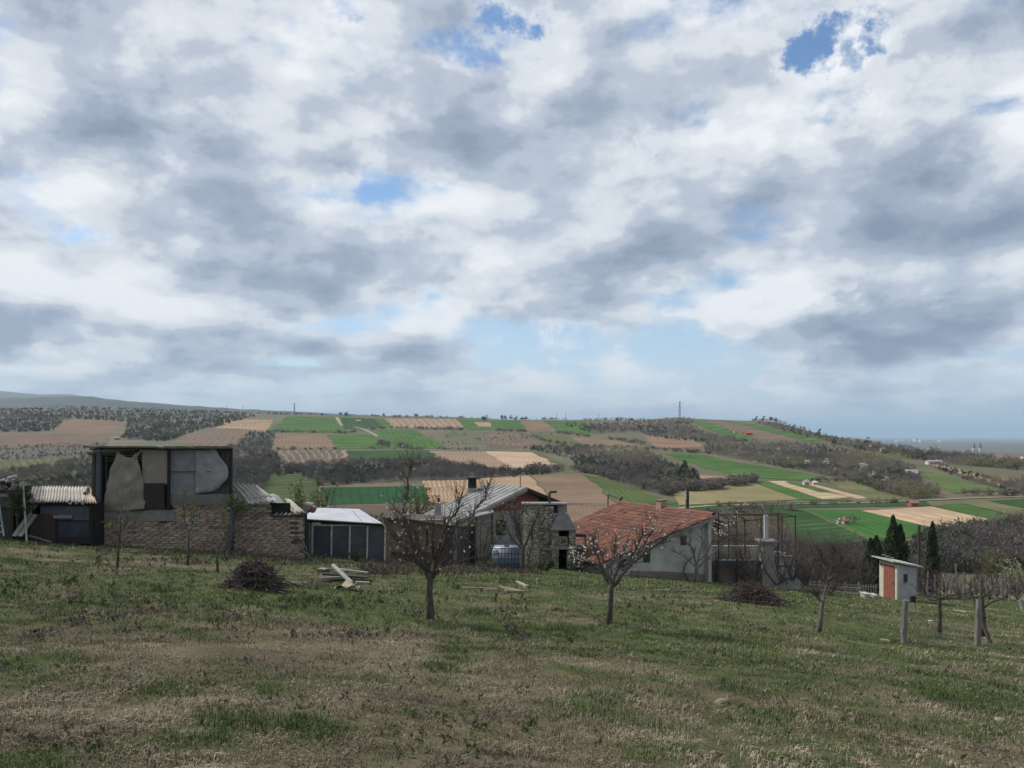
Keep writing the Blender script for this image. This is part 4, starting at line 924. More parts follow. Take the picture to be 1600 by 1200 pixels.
for k, (a, b) in enumerate([((333, 862), (352, 828)), ((338, 864), (349, 832)), ((476, 862), (489, 876)), ((471, 842), (484, 872)), ((466, 846), (480, 874))]):
    t = thing('leaning_stick', P(*a, YB - .3), ['thin stick leaning on the patched brick shed', 'forked stick leaning on the patched brick shed', 'short stick at the corner of the low brick outbuilding', 'long stick against the low brick outbuilding', 'thin cane against the low brick outbuilding'][k], 'stick')
    mb = MB(); mb.tube([P(*a, YB - .5), P((a[0] + b[0]) / 2 + 1, (a[1] + b[1]) / 2, YB - .35), P(*b, YB - .1)], [.022, .018, .012], 5); mb.build('shaft', GWOOD, t)

# ---- corrugated lean-to on the left
YL = 24.2
t = thing('lean_to', P(95, 848, YL), 'lean-to of dark boards under a pale corrugated roof beside the brick shed', 'shed')
bk = lambda u, d=0: P(u, 760.5 + d, 26.3); fr = lambda u, d=0: P(u, 785 + d, 24.05)
corr('roof_sheet', bk(47), bk(72), fr(70), fr(38), 5, .03, ASBD, t, seed=11, ragged=.04)
corr('roof_sheet', bk(66, -.6), bk(106, -.6), fr(104, -.8), fr(62, -.8), 9, .03, ASB, t, seed=12, ragged=.03)
corr('roof_sheet', bk(104), bk(131), fr(136), fr(102), 6, .03, ASB, t, seed=13, ragged=.12)
corr('roof_sheet', bk(129, .5), bk(141, .5), fr(151, .4), fr(133, .4), 4, .03, mat('stained_cement', (.4, .33, .25), (.5, .46, .38), scale=5, bump=.4), t, seed=14)
corr('roof_sheet', P(102, 771, 25.4), P(130, 769, 25.4), fr(133, 1.5) - (0, .06, 0), fr(104, 2) - (0, .06, 0), 3, .05, SHEETW, t, seed=15, ragged=.1)
mb = MB(); G = np.array([[P(129 + 10 * a, 762 + 9 * b + 3 * math.sin(a * 5 + b * 3), 26.1 - b * 1.0) + (0, 0, .08 * math.sin(3.1 * a) * math.sin(3.1 * b)) for a in np.linspace(0, 1, 7)] for b in np.linspace(0, 1, 6)]); mb.grid(G, (0, 0, -.03)); mb.build('felt_scrap', ASB, t, smooth=True)
rect('fascia', 44, 786.5, 147, 791, YL + .03, .06, BLACK, t)
rect('upper_board', 63, 790.5, 142, 813, YL + .05, .04, SLATEB, t); rect('brown_door', 47, 803, 86, 851, YL + .02, .04, BROWNB, t)
rect('lower_board', 89, 814.5, 139, 839, YL + .06, .03, mat('blue_black_board', (.045, .05, .066), (.03, .034, .045), scale=3, bump=.3), t)
rect('frame_post', 139, 789, 144, 850, YL, .08, BLACK, t); rect('frame_post', 85.5, 803, 89.5, 850, YL + .03, .06, BLACK, t); rect('bottom_rail', 86, 839.5, 141, 850, YL + .04, .06, mat('tarred_board', (.035, .026, .026), bump=.3), t)
rect('shelf_board', 83, 805, 112, 810, YL - .02, .05, GWOOD, t)
mb = MB(); mb.beam(P(46, 837, YL - .1), P(80, 847, YL - .15), .05, .05); mb.build('threshold', GWOOD, t)
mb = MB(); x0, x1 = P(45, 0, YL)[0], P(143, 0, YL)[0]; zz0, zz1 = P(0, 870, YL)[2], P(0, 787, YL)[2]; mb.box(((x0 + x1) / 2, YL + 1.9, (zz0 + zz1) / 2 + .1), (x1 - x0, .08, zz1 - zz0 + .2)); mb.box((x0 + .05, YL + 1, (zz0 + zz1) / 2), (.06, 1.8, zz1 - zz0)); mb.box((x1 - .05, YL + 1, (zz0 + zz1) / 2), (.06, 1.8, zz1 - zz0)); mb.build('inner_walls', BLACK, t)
# ---- junk-covered shed at the far left
YF = 24.0
t = thing('rubble_roofed_shed', P(5, 842, YF), 'dark shed with rubble and plastic heaped on its flat roof', 'shed')
mb = MB(); mb.prism([P(-60, 769, YF), P(46, 769, YF), P(46, 769, YF) + (-1.1, 1.7, 0), P(-60, 769, YF) + (-1.1, 1.7, 0)], (0, 0, .07)); mb.build('roof_edge', BLACK, t); rect('eave_rail', -60, 771, 18, 775, YF + .05, .06, GWOOD, t)
rect('green_panel', -60, 776, 18, 794, YF + .08, .04, mat('faded_green_board', (.075, .085, .068), (.055, .06, .05), bump=.3), t)
rect('front_boards', -60, 794, 19, 845, YF + .12, .04, DWOOD, t); rect('post', 17.5, 771, 20, 846, YF, .06, BROWNB, t); rect('inner_wall', 18, 771, 47, 850, YF + .5, .06, BLACK, t)
r = np.random.default_rng(12)
for k in range(80):
    u = r.uniform(-30, 44); h = 15 * (1 - abs((u - 5) / 62)) + 2; v = 767 - r.uniform(0, 1) * h; c = P(u, v, YF + r.uniform(.15, .6)); s = r.uniform(.05, .13)
    mb = MB(); pts = [c + r.uniform(-1, 1, 3) * s * (1.4, 1, .7) for _ in range(8)]; b8 = np.array([(-1, -1, -1), (1, -1, -1), (1, 1, -1), (-1, 1, -1), (-1, -1, 1), (1, -1, 1), (1, 1, 1), (-1, 1, 1)]) * s * (1.3, .8, .6)
    Q, _ = np.linalg.qr(r.normal(size=(3, 3))); Q = Q * np.sign(np.linalg.det(Q))
    mb.hexa(c + (b8 * .75 + r.uniform(-.4, .4, (8, 3)) * s) @ Q.T); mb.build('rubble_lump', [ASBD, CONC, GWOOD, SHEETW, DWOOD, BROWNB][k % 6], t)
for u, v in ((3, 751), (14, 747), (11, 752), (22, 745)):
    mb = MB(); c = P(u, v, YF + .3); mb.tube([c + (-.05, 0, -.06), c, c + (.04, .03, .03), c + (.09, .03, .05)], [.02, .06, .045, .01], 7); mb.build('plastic_bag', WPAINT, t, smooth=True)
t = thing('birch_pole', P(41, 846, 23.3), 'thin whitish pole propped upright before the corrugated lean-to', 'pole'); mb = MB(); mb.tube([P(42, 848, 23.3), P(39, 800, 23.4), P(36, 752, 23.6)], [.035, .03, .022], 6); mb.build('shaft', mat('birch_bark', (.36, .35, .32), (.2, .195, .18), scale=14, bump=.4), t)
for k, (a, b) in enumerate([((22, 838), (47, 802)), ((31, 838), (55, 804))]):
    t = thing('leaning_plank', P(*a, 23.5), ['grey plank leaning beside the whitish pole, nearer the rubble-roofed shed', 'grey plank leaning beside the whitish pole, nearer the lean-to'][k], 'plank'); mb = MB(); mb.beam(P(*a, 23.4), P(*b, 24), .13, .03, up=(0, 1, 0)); mb.build('board', GWOOD, t)
t = thing('ladder', P(5, 838, 23.5), 'pale blue ladder leaning on the rubble-roofed shed', 'ladder')
LB = mat('pale_blue_paint', (.3, .34, .38), (.2, .23, .26), scale=8, bump=.3)
for du in (-8, 0): mb = MB(); mb.beam(P(6 + du, 838, 23.4), P(-1 + du, 790, 24), .04, .04); mb.build('rail', LB, t)
for k in range(5): v = 831 - k * 9; mb = MB(); mb.beam(P(5.2 - k * 1.4, v, 23.47 + .1 * k), P(-2.8 - k * 1.4, v, 23.47 + .1 * k), .025, .03); mb.build('rung', LB, t)

# ---- glazed cold-frame shed with zinc roof
YG = 26.5
t = thing('glazed_shed', P(540, 873, YG), 'low shed with four dark panes in white frames under a zinc roof', 'shed')
mb = MB(); q = [P(480, 812, YG - .15), P(597.5, 819, YG - .15), P(561, 796.5, YG + 2.2), P(480, 794, YG + 2.4)]; mb.prism(q, (0, 0, .03)); rf = mb.build('roof', TIN, t)
mb = MB(); mb.beam(P(536, 795, YG + 2.2), P(569, 816.5, YG - .1), .02, .03); mb.build('roof_seam', GWOOD, rf); mb = MB(); mb.beam(P(552, 800, YG + 1.6), P(566, 816.5, YG - .1), .015, .06); mb.build('roof_seam', GWOOD, rf)
panel('fascia', [(480, 816), (598, 822.5), (598, 819.5), (480, 812.5)], YG - .08, .1, BLACK, t)
rect('top_rail', 487, 819.5, 600, 822, YG - .02, .05, WPAINT, t)
PG = mat('dusty_glass', (.05, .055, .065), (.075, .08, .09), scale=2, rough=.3, bump=.05, spec=.5)
for k, (a, b) in enumerate([(489.5, 516.5), (519.5, 545), (548, 572.5), (575.5, 600)]):
    rect('pane', a, 822, b, 876, YG + .03, .02, PG, t)
for k, u in enumerate((487.5, 517.5, 546, 573.5, 601)):
    mb = MB(); mb.beam(P(u, 876, YG), P(u + 1, 819, YG), .05, .05); mb.build('stile', WPAINT, t)
for k in range(2): rect('side_plank', 478 + 5 * k, 816, 482.4 + 5 * k, 875, YG + .06, .03, GWOOD if k else DWOOD, t)
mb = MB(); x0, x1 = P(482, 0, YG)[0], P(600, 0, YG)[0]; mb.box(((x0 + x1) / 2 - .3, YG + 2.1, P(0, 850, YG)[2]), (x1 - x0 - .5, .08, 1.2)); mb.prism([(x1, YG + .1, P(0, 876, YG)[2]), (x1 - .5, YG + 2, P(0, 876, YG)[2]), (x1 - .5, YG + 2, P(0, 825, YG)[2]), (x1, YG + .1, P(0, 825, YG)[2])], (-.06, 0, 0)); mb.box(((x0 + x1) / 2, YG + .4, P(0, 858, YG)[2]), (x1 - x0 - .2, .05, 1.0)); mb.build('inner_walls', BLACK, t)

# ---- ochre plaster shed
YO = 29.5
t = thing('ochre_shed', P(640, 881, YO), 'ochre plastered shed with mossy low roof behind the blossoming tree', 'shed')
rect('wall', 601, 812, 694, 890, YO, .2, OCHRE, t); rect('skirting', 601, 862, 694, 890, YO - .015, .05, mat('brown_plinth', (.1, .07, .058), (.075, .055, .048), bump=.4), t)
mb = MB(); mb.prism([P(596, 808, YO - .3), P(640, 811, YO - .3), P(698, 820, YO - .3), P(690, 806, YO + 2.5), P(604, 800, YO + 2.5)], (0, 0, -.06)); mb.build('roof', mat('mossy_roof', (.1, .085, .06), (.065, .058, .05), scale=4, bump=.7, c3=(.15, .13, .04)), t)
mb = MB(); mb.beam(P(636, 810.8, YO - .32), P(672, 816, YO - .32), .05, .04); mb.build('mossy_edge', mat('yellow_moss', (.2, .17, .05), (.14, .13, .045), scale=10, bump=.6), t)
rect('slit_window', 665.5, 828, 669, 852, YO - .01, .05, BLACK, t); rect('buttress', 602, 825, 611, 884, YO - .06, .1, OCHRE, t)
for k in range(6): rect('plank', 695 + k * 6.6, 826 + (k % 3), 701 + k * 6.6, 888, YO + .3, .03, [SLATEB, DWOOD, GWOOD][k % 3] if k < 5 else DWOOD, t)
rect('gap_shade_sheet', 694, 822, 742, 890, YO + .5, .06, BLACK, t); rect('end_wall', 600, 812, 604, 888, YO + .2, 2.0, OCHRE, t)  # black sheet stands in for the shade in the gap behind the planks

# ---- grey-roofed house with red gable
A = np.array((.66, 36, -2.43)); B = np.array((-1.23, 38.9, -2.43)); Rv = B - A; dl = np.array((-.84, -.55, 0)); dr = -dl
Cn = A + dl * 4 + (0, 0, -1.5); En = A + dr * 2.28 + (0, 0, -.86)
t = thing('farm_house', (0, 36.5, -5.6), 'farmhouse with grey sheet roof and red brick gable above whitewash and stone', 'house')
GREYS = mat('grey_sheet_roof', (.25, .25, .255), (.185, .185, .19), scale=1.6, bump=.3, stretch=(1, 1, 1), c3=(.14, .135, .13))
mb = MB(); mb.prism([A, B, B + (Cn - A), Cn], (0, 0, .06)); rfl = mb.build('roof', GREYS, t)
mb = MB(); mb.prism([A, En, En + Rv, B], (0, 0, .06)); mb.build('roof', GREYS, t)
for k in range(1, 8):
    s = k / 8; mb = MB(); mb.beam(mid(A, B, s) + (0, 0, .075), mid(A, B, s) + (Cn - A) + (0, 0, .07), .03, .015); mb.build('roof_seam', GREYS, rfl)
for e_, w in ((Cn, -1), (En, 1)): mb = MB(); mb.beam(A + (.06, -.09, -.05), e_ + (.06, -.09, -.05), .05, .16); mb.build('bargeboard', GWOOD if w < 0 else BLACK, t)
ins = Rv / np.linalg.norm(Rv) * .3; Ag = A + ins; n_g = np.array((.55, -.84, 0)); n_g /= np.linalg.norm(n_g); inn = -n_g * .2
def gp(u, v, off=0.0): return rayplane(u, v, Ag + n_g * off, n_g)
def gpoly(name, pts, m, off=0.0, par=None): mb = MB(); mb.prism([gp(u, v, off) for u, v in pts], inn); return mb.build(name, m, par or t)
gpoly('gable_brick', [(768, 799), (816, 796), (842, 786), (842, 774), (822, 766), (792, 780), (766, 793)], REDB, .01)
gpoly('gable_boards', [(842, 788), (880, 788.5), (842, 774)], BLACK, .012)
gpoly('white_wall', [(742, 895), (821, 893), (821, 789), (800, 796), (768, 798.5), (745, 806)], mat('dirty_whitewash', (.3, .3, .3), (.2, .2, .205), scale=2.4, bump=.4, c3=(.2, .2, .2)), -.03)
gpoly('stone_wall', [(820, 893), (866, 892), (884, 800), (884, 789), (820, 789)], STONEY, -.02)
gpoly('window', [(776, 836), (790, 836), (790, 812), (776, 812)], GLASS, .0)
mb = MB(); bl = Cn + (.3, .25, -.08); mb.prism([bl, bl + Rv * .93, bl + Rv * .93 + (0, 0, -1.6), bl + (0, 0, -1.6)], (.12, .08, 0)); mb.build('side_wall', mat('dirty_whitewash', (.4, .4, .4)), t)
mb = MB(); br = En + (-.2, -.1, -.05) + ins; mb.prism([br, br + Rv * .9, br + Rv * .9 + (0, 0, -2.4), br + (0, 0, -2.4)], (-.12, -.08, 0)); mb.build('side_wall', STONEY, t)
mb = MB(); c = P(738, 772, 38.3); mb.box(c + (0, 0, .15), (.36, .36, 1.0)); ch = mb.build('chimney', CONCL, t)
mb = MB(); c2 = P(738, 758, 38.3); mb.box(c2 + (0, 0, .1), (.4, .4, .45)); mb.box(c2 + (0, 0, .36), (.55, .5, .05)); mb.build('cowl', BLACK, ch)
mb = MB(); c = P(684.5, 806, 35.2); mb.box(c + (0, 0, .25), (.27, .27, .75)); ch = mb.build('chimney', CONCL, t); mb = MB(); mb.box(c + (0.03, 0, .72), (.1, .1, .22)); mb.build('flue', IRON, ch)
t2 = thing('roof_aerial', P(813, 768, 36.3), 'thin aerial rod on the grey-roofed farmhouse', 'aerial'); mb = MB(); mb.tube([P(813, 772, 36.3), P(813, 744, 36.3)], .02, 5); mb.build('rod', WIRE, t2)
# pale lean-to sheets on the near side of the house
t2 = thing('sheet_canopy', P(760, 800, 34), 'tilted grey sheet canopy at the side of the grey-roofed farmhouse', 'canopy'); mb = MB(); mb.prism([P(737, 808, 33.5), P(771, 800, 34.4), P(771, 795.5, 34.9), P(740, 803, 34.2)], (0, 0, -.05)); mb.build('sheet', GREYS, t2); mb = MB(); mb.tube([P(739, 808, 33.6), P(739, 893, 33.6)], .05, 6); mb.build('post', DWOOD, t2); mb = MB(); mb.tube([P(769, 800, 34.5), P(769, 893, 34.5)], .05, 6); mb.build('post', DWOOD, t2)

# ---- stone oven
YS = 30.6
t = thing('stone_oven', P(872, 886, YS), 'outdoor stone oven with concrete hood and open hearth', 'oven')
rect('pier', 843.5, 790.5, 865, 893, YS + .5, .7, STONE, t); rect('side_wall', 819, 789, 844.5, 893, YS + .62, .5, STONEY, t); rect('wall_coping', 815, 786.5, 886, 789, YS + .45, .75, mat('dull_coping', (.24, .235, .22), (.17, .165, .15), bump=.4), t); rect('pillar', 862.5, 826, 873, 893, YS, .9, STONE, t); rect('pillar', 889, 826, 899.5, 893, YS, .9, STONE, t)
rect('shelf_slab', 860.5, 854, 901.5, 858.5, YS - .06, 1.0, CONC, t); rect('base_wall', 886, 858.6, 890, 893, YS + .01, .8, STONE, t)
rect('back_wall', 872, 822, 890, 893, YS + .8, .1, BLACK, t)
a = [P(u, 827, YS - .05) for u in (862, 901)]; a2 = [p + (0, 1.0, 0) for p in a]; b = [P(u, 804.5, YS + .25) for u in (871, 888)]; b2 = [p + (0, .45, 0) for p in b]
mb = MB(); mb.hexa([a[0], a[1], a2[1], a2[0], b[0], b[1], b2[1], b2[0]]); mb.build('hood', mat('sooty_concrete', (.105, .11, .115), (.15, .15, .15), scale=3, bump=.4), t); rect('hood_rim', 861, 826.5, 902, 829, YS - .08, 1.05, CONC, t)
rect('dark_box', 858, 788.5, 871, 802, YS + .7, .4, mat('black_brown_board', (.035, .028, .03)), t); rect('concrete_block', 871.5, 789.5, 886, 801.5, YS + .75, .35, CONCL, t)
mb = MB(); mb.tube([P(858.5, 792, YS + .6), P(858.5, 770, YS + .6), P(859.5, 768.7, YS + .6), P(870, 768.2, YS + .6)], .055, 8); mb.build('stove_pipe', IRON, t)
t2 = thing('picture_board', P(880, 853, YS + .3), 'small white board with yellow smudge standing in the stone oven', 'board'); rect('board', 873.5, 838, 887, 853.8, YS + .3, .03, WPAINT, t2)
for k, (u, v, w, h, c) in enumerate([(879.5, 845, 2.2, 3, (.3, .22, .04)), (882, 846.5, 1.6, 1.4, (.05, .045, .03)), (877.6, 848, 1.4, 1.6, (.06, .05, .04)), (880.6, 843.2, 1.0, 1.0, (.05, .05, .03))]):
    rect('smudge', u - w, v - h, u + w, v + h, YS + .29, .008, mat('smudge_%s' % 'abcd'[k], c, bump=0), t2)
t2 = thing('work_shelf', P(908, 884, YS + .4), 'dark shelf with a crate beside the stone oven', 'shelf'); rect('top', 900.5, 836, 916, 839, YS + .4, .5, BLACK, t2); rect('crate', 901, 858, 916, 890, YS + .45, .4, DWOOD, t2); rect('leg', 913.5, 839.2, 915.5, 858, YS + .45, .06, DWOOD, t2); rect('lower_shelf', 900, 853, 918, 857, YS + .4, .5, CONC, t2)

# ---- plastic tank in a cage
YI = 28.6; t = thing('water_tank', P(790, 894, YI), 'square bluish plastic water tank in a wire cage', 'tank')
x0, x1 = P(768, 0, YI)[0], P(815, 0, YI)[0]; z0, z1 = P(0, 891, YI)[2], P(0, 856.5, YI)[2]
bm_ = __import__('bmesh'); b_ = bm_.new(); bm_.ops.create_cube(b_, size=1); bm_.ops.bevel(b_, geom=b_.edges[:], offset=.06, segments=3, affect='EDGES'); me = bpy.data.meshes.new('bladder'); b_.to_mesh(me); b_.free()
co = np.empty(len(me.vertices) * 3); me.vertices.foreach_get('co', co); co = co.reshape(-1, 3) * (x1 - x0 - .06, .94, z1 - z0 - .02) + ((x0 + x1) / 2, YI + .5, (z0 + z1) / 2); me.vertices.foreach_set('co', co.ravel()); me.shade_smooth()
bd = link_mesh('bladder', me, mat('milky_plastic', (.2, .25, .3), (.15, .19, .24), scale=1.5, rough=.4, bump=.05, spec=.4), t); mb = MB(); mb.tube([((x0 + x1) / 2, YI + .5, z1 - .03), ((x0 + x1) / 2, YI + .5, z1 + .04)], .1, 12); mb.build('lid', DWOOD, bd)
mb = MB(); mb.box(((x0 + x1) / 2, YI + .5, z0 - .12), (x1 - x0, 1.0, .14)); mb.build('pallet', GWOOD, t)
CG = mat('cage_steel', (.1, .105, .115), (.07, .07, .08), rough=.5, metal=.4, bump=0)
for k in range(5):
    z = z0 + .04 + (z1 - z0 - .05) * k / 4; mb = MB(); mb.tube([(x0, YI, z), (x1, YI, z), (x1, YI + 1, z), (x0, YI + 1, z), (x0, YI, z)], .013, 5); mb.build('cage_hoop', CG, t)
for k in range(10):
    x = x0 + (x1 - x0) * k / 9; mb = MB(); mb.tube([(x, YI - .012, z0), (x, YI - .012, z1)], .012, 5); mb.build('cage_bar', CG, t)
for k in range(1, 8):
    for xx in (x0 - .012, x1 + .012): mb = MB(); mb.tube([(xx, YI + k / 8, z0), (xx, YI + k / 8, z1)], .012, 5); mb.build('cage_bar', CG, t)

# ---- red-tiled house
R = np.array((8.4, 32, -3.3)); R2 = np.array((5.17, 37.8, -3.3)); rv = R2 - R; rl = np.linalg.norm(rv); gl = np.array((-.87, -.49, 0)); En = np.array((3.4, 29.2, -4.82))
t = thing('tiled_house', (7, 32.5, -6.3), 'white rendered house with sagging red tile roof', 'house')
sl_v = En - R; nrm = np.cross(rv, sl_v); nrm /= np.linalg.norm(nrm); nrm *= np.sign(nrm[2])
mb = MB(); mb.prism([R - nrm * .13, R2 - nrm * .13, En + rv * .86 - nrm * .13, En - nrm * .13], -nrm * .06); mb.build('roof_deck', DWOOD, t)
TILE = rand_mat('clay_tiles', [(.11, .058, .046), (.18, .077, .056), (.21, .09, .066), (.155, .074, .057), (.24, .118, .087), (.135, .08, .066), (.1, .075, .06)], .9, .3, 14, .3, 'tint')
r = np.random.default_rng(3); nc, nr = 31, 19; V, T, TI = [], [], []; ax = rv / rl; sx = sl_v / np.linalg.norm(sl_v); SL = np.linalg.norm(sl_v) + .15; k0 = 0
for j in range(nr):
    for i in range(nc):
        w = rl / nc; w *= 1 - .14 * j / nr; c = R + ax * (i + .5) * w - ax * .05 + sx * (j * SL / nr); ln = SL / nr * 1.25; sag = -.10 * math.sin(math.pi * (i / nc)) * math.sin(math.pi * j / nr); tn = r.random(); off = r.normal(0, .012) + (.05 if r.random() < .02 else 0)
        prof = [(-.5, .012), (-.32, .03), (-.12, .062), (.1, .066), (.3, .03), (.52, .014)]
        for q in (0, 1):
            for s_, h_ in prof: V.append(c + ax * (s_ * w + off) + sx * (ln * q) + nrm * (h_ + (.035 if q else .0) + sag + off * .5))
        for q in range(5): T += [(k0 + q, k0 + q + 1, k0 + 7 + q), (k0 + q, k0 + 7 + q, k0 + 6 + q)]
        for s_, h_ in prof: V.append(c + ax * (s_ * w + off) + sx * ln + nrm * (h_ + .035 - .025 + sag))
        for q in range(5): T += [(k0 + 6 + q, k0 + 7 + q, k0 + 13 + q), (k0 + 6 + q, k0 + 13 + q, k0 + 12 + q)]
        TI += [tn] * 18; k0 += 18
rt = link_mesh('roof_tiles', tri_mesh('roof_tiles', np.array(V), np.array(T), TI), TILE, t); rt['kind'] = 'stuff'
for k in range(17):
    c = R + rv * (k / 17); mb = MB(); a = np.linspace(0, math.pi, 6); e = np.cross(ax, (0, 0, 1))
    G = np.array([[c + ax * (q * .44) + e * (math.cos(x) * .11) + np.array((0, 0, math.sin(x) * .1 + .04 + .02 * q)) for x in a] for q in (0, 1)]); mb.grid(G, (0, 0, -.02)); mb.build('ridge_tile', mat('ridge_clay', (.19, .085, .06), (.14, .07, .055), scale=8, bump=.4), t)
n_r = np.array((.49, -.87, 0)); n_r /= np.linalg.norm(n_r); Rg = R - n_r * .22
def rp(u, v, off=0.0): return rayplane(u, v, Rg + n_r * off, n_r)
def rpoly(name, pts, m, off=0.0, par=None, d=.2): mb = MB(); mb.prism([rp(u, v, off) for u, v in pts], -n_r * d); return mb.build(name, m, par or t)
wl = rpoly('gable_wall', [(950, 910), (1107, 930), (1107, 811), (1060, 828), (1000, 852), (950, 873)], RENDER)
rpoly('plinth', [(985, 915), (1107, 930), (1107, 897), (1040, 893), (985, 892)], mat('pinkish_plinth', (.2, .155, .13), (.15, .12, .105), scale=3, bump=.5), .03)
for (u0, v0, u1, v1) in ((1063.5, 838, 1073, 852), (1005, 863, 1016, 879), (969, 874, 982, 887)):
    f_ = rpoly('window', [(u0, v1), (u1, v1), (u1, v0), (u0, v0)], GLASS, .012, d=.05); rpoly('window_frame', [(u0 - 1, v0 + .3), (u1 + 1, v0 + .3), (u1 + 1, v0 - 1.2), (u0 - 1, v0 - 1.2)], GWOOD, .035, f_, .05)
mb = MB(); wb = R - (.1, .05, .12); mb.prism([wb, wb + rv, wb + rv + (0, 0, -3.2), wb + (0, 0, -3.2)], (-.15, -.08, 0)); mb.build('rear_wall', RENDER, t)
mb = MB(); wb = En + (.35, .1, -.08); mb.prism([wb, wb + rv * .82, wb + rv * .82 + (0, 0, -1.1), wb + (0, 0, -1.1)], (.12, .08, 0)); mb.build('eave_wall', RENDER, t)
mb = MB(); mb.beam(R + n_r * .05 + (0, 0, -.1), En + n_r * .05 + (0, 0, -.1), .05, .14); mb.build('verge_board', GWOOD, t)
for k in range(3): mb = MB(); mb.beam(R + (.05, 0, -.16 - .13 * k), R + (.42 - .06 * k, .22, -.3 - .13 * k), .16, .05); mb.build('eave_scrap', DWOOD, t)
c = rayplane(1035, 800, R - (0, 0, .1), np.cross(rv, (.87, .49, 0.0)))if False else R + rv * .5; mb = MB(); mb.box(c + (0, 0, .14), (.34, .34, .5), .5); ch = mb.build('chimney', mat('pink_brick', (.34, .24, .19), (.27, .19, .15), scale=7, bump=.5), t); mb = MB(); mb.box(c + (0, 0, .41), (.4, .4, .05), .5); mb.build('chimney_cap', CONC, ch)
c = R2 - rv * .04; mb = MB(); mb.tube([c, c + (0, 0, .25), c + (.1, 0, .32)], [.06, .06, .09], 7); mb.build('roof_vent', IRON, t)
# cable and pipe stand between the houses
t = thing('pipe_stand', P(950, 800, 36.5), 'thin pipe stand behind the red tile roof', 'pole'); mb = MB(); mb.tube([P(950, 830, 37.5), P(950, 773, 37.5)], .03, 6); mb.build('rod', IRON, t); mb = MB(); mb.tube([P(950, 773, 37.5), P(964, 778.5, 37.5)], .022, 5); mb.build('arm', STEEL, t)
t = thing('cable', P(917, 788.5, 37), 'pale cable strung from the farmhouse to the pipe stand', 'cable'); mb = MB(); mb.tube([P(886, 788, 36.8), P(917, 789.3, 37.2), P(950, 789.5, 37.5)], .018, 5); mb.build('wire', WPAINT, t)

# ---- terrace wall, flared pillar, pergola
YT = 33.2
t = thing('terrace', P(1150, 914, YT), 'low pinkish terrace wall with dark rail below the pergola', 'wall')
rect('wall', 1108, 886, 1190, 925, YT, .3, mat('pinkish_plinth', (.2, .155, .13)), t); rect('coping', 1107, 876, 1191, 886, YT - .05, .45, mat('blue_grey_coping', (.13, .135, .15), (.1, .1, .11), scale=3, bump=.4), t); rect('rear_parapet', 1108, 853, 1196, 890, YT + 2.2, .2, CONCL, t); rect('floor', 1108, 884, 1240, 886, YT + .3, 2, CONC, t)
for u in (1118, 1150, 1176, 1184): rect('post', u, 874, u + 2, 918, YT - .1, .06, DWOOD, t)
t = thing('flared_pillar', P(1205, 914, YT - .2), 'tall whitish pillar flaring into a buttress at its foot', 'pillar')
panel('shaft', [(1191, 925), (1236, 925), (1226, 905), (1214, 886), (1209.5, 872), (1209, 849), (1192, 849)], YT - .3, .55, CONCL, t); rect('cap_slab', 1187, 845.5, 1217, 849, YT - .45, .85, CONC, t); rect('upper_post', 1195, 805, 1200.5, 845.5, YT - .1, .15, mat('bluish_white_paint', (.4, .42, .44), (.3, .31, .33), scale=4, bump=.3), t)
t = thing('white_tank_wall', P(1228, 914, YT + .3), 'bluish white rounded wall beside the flared pillar', 'wall'); panel('wall', [(1208, 928), (1243, 928), (1244, 885), (1238, 874), (1228, 871.5), (1209, 871.5)], YT + .3, .25, mat('bluish_render', (.36, .38, .42), (.29, .31, .34), scale=2, bump=.3), t); panel('foot_slab', [(1222, 928), (1253, 928), (1251, 908), (1244, 903), (1236, 906)], YT + .0, .2, CONCL, t); rect('cap', 1207, 869.5, 1240, 871.5, YT + .25, .35, CONC, t)
for k, (u, v) in enumerate([(1213, 862), (1221, 864)]):
    t = thing('white_can', P(u, 869, YT + .4), ['white enamel can on the rounded wall beside the pillar', 'tilted white can on the rounded wall, away from the pillar'][k], 'can'); mb = MB(); mb.tube([P(u, 869.4, YT + .4), P(u + 1.5 * k, v, YT + .4)], [.09, .1], 10); mb.build('body', WPAINT, t, smooth=False); mb = MB(); mb.tube([P(u + 3, v + 3, YT + .4), P(u + 6, v - 1, YT + .4)], .025, 6); mb.build('spout', WPAINT, t)
t = thing('pergola', P(1175, 905, YT + 1), 'rusty pipe pergola carrying bare vines above the terrace', 'pergola')
pp = [(1123, 802, 33), (1139, 811, 34.6), (1164, 813, 34.6), (1189.5, 811, 34.6), (1216, 802, 33.2), (1243, 806, 35), (1222, 806, 35), (1151, 802, 35.6)]
for (u, v, y) in pp: mb = MB(); mb.tube([P(u, 905, y), P(u - .5, v - 1, y)], .035, 6); mb.build('post', IRON, t)
rails = [((1122, 804, 33), (1197, 803.5, 33)), ((1197, 803.5, 33), (1217, 802.5, 33.2)), ((1123, 803, 33), (1139, 811, 34.6)), ((1137, 816, 34.6), (1166, 813.5, 34.6)), ((1166, 813.5, 34.6), (1191, 811, 34.6)), ((1215, 802, 33.2), (1244, 807, 35)), ((1222, 808, 35), (1244, 806.5, 35)),
         ((1116, 845, 33), (1176, 846, 33)), ((1176, 846, 33), (1214, 844, 33.2)), ((1125, 838, 34.6), (1177, 833, 34.6)), ((1122, 803.5, 33), (1222, 806, 35.2)), ((1150, 803, 33), (1165, 812, 34.6))]
for a, b in rails: mb = MB(); mb.tube([P(*a), P(*b)], .026, 6); mb.build('rail', IRON, t)
for k, (a, b) in enumerate([((1124, 803, 33.3), (1160, 811, 34.3)), ((1130, 806, 33.6), (1175, 812, 34.8)), ((1127, 812, 33.6), (1160, 815, 34.3))]): mb = MB(); mb.beam(P(*a), P(*b), .12, .015); mb.build('roof_slat', SHEETW, t)
mb = MB(); mb.beam(P(1196, 800, 33), P(1190, 789, 33), .04, .05); mb.build('bracket', LB, t)

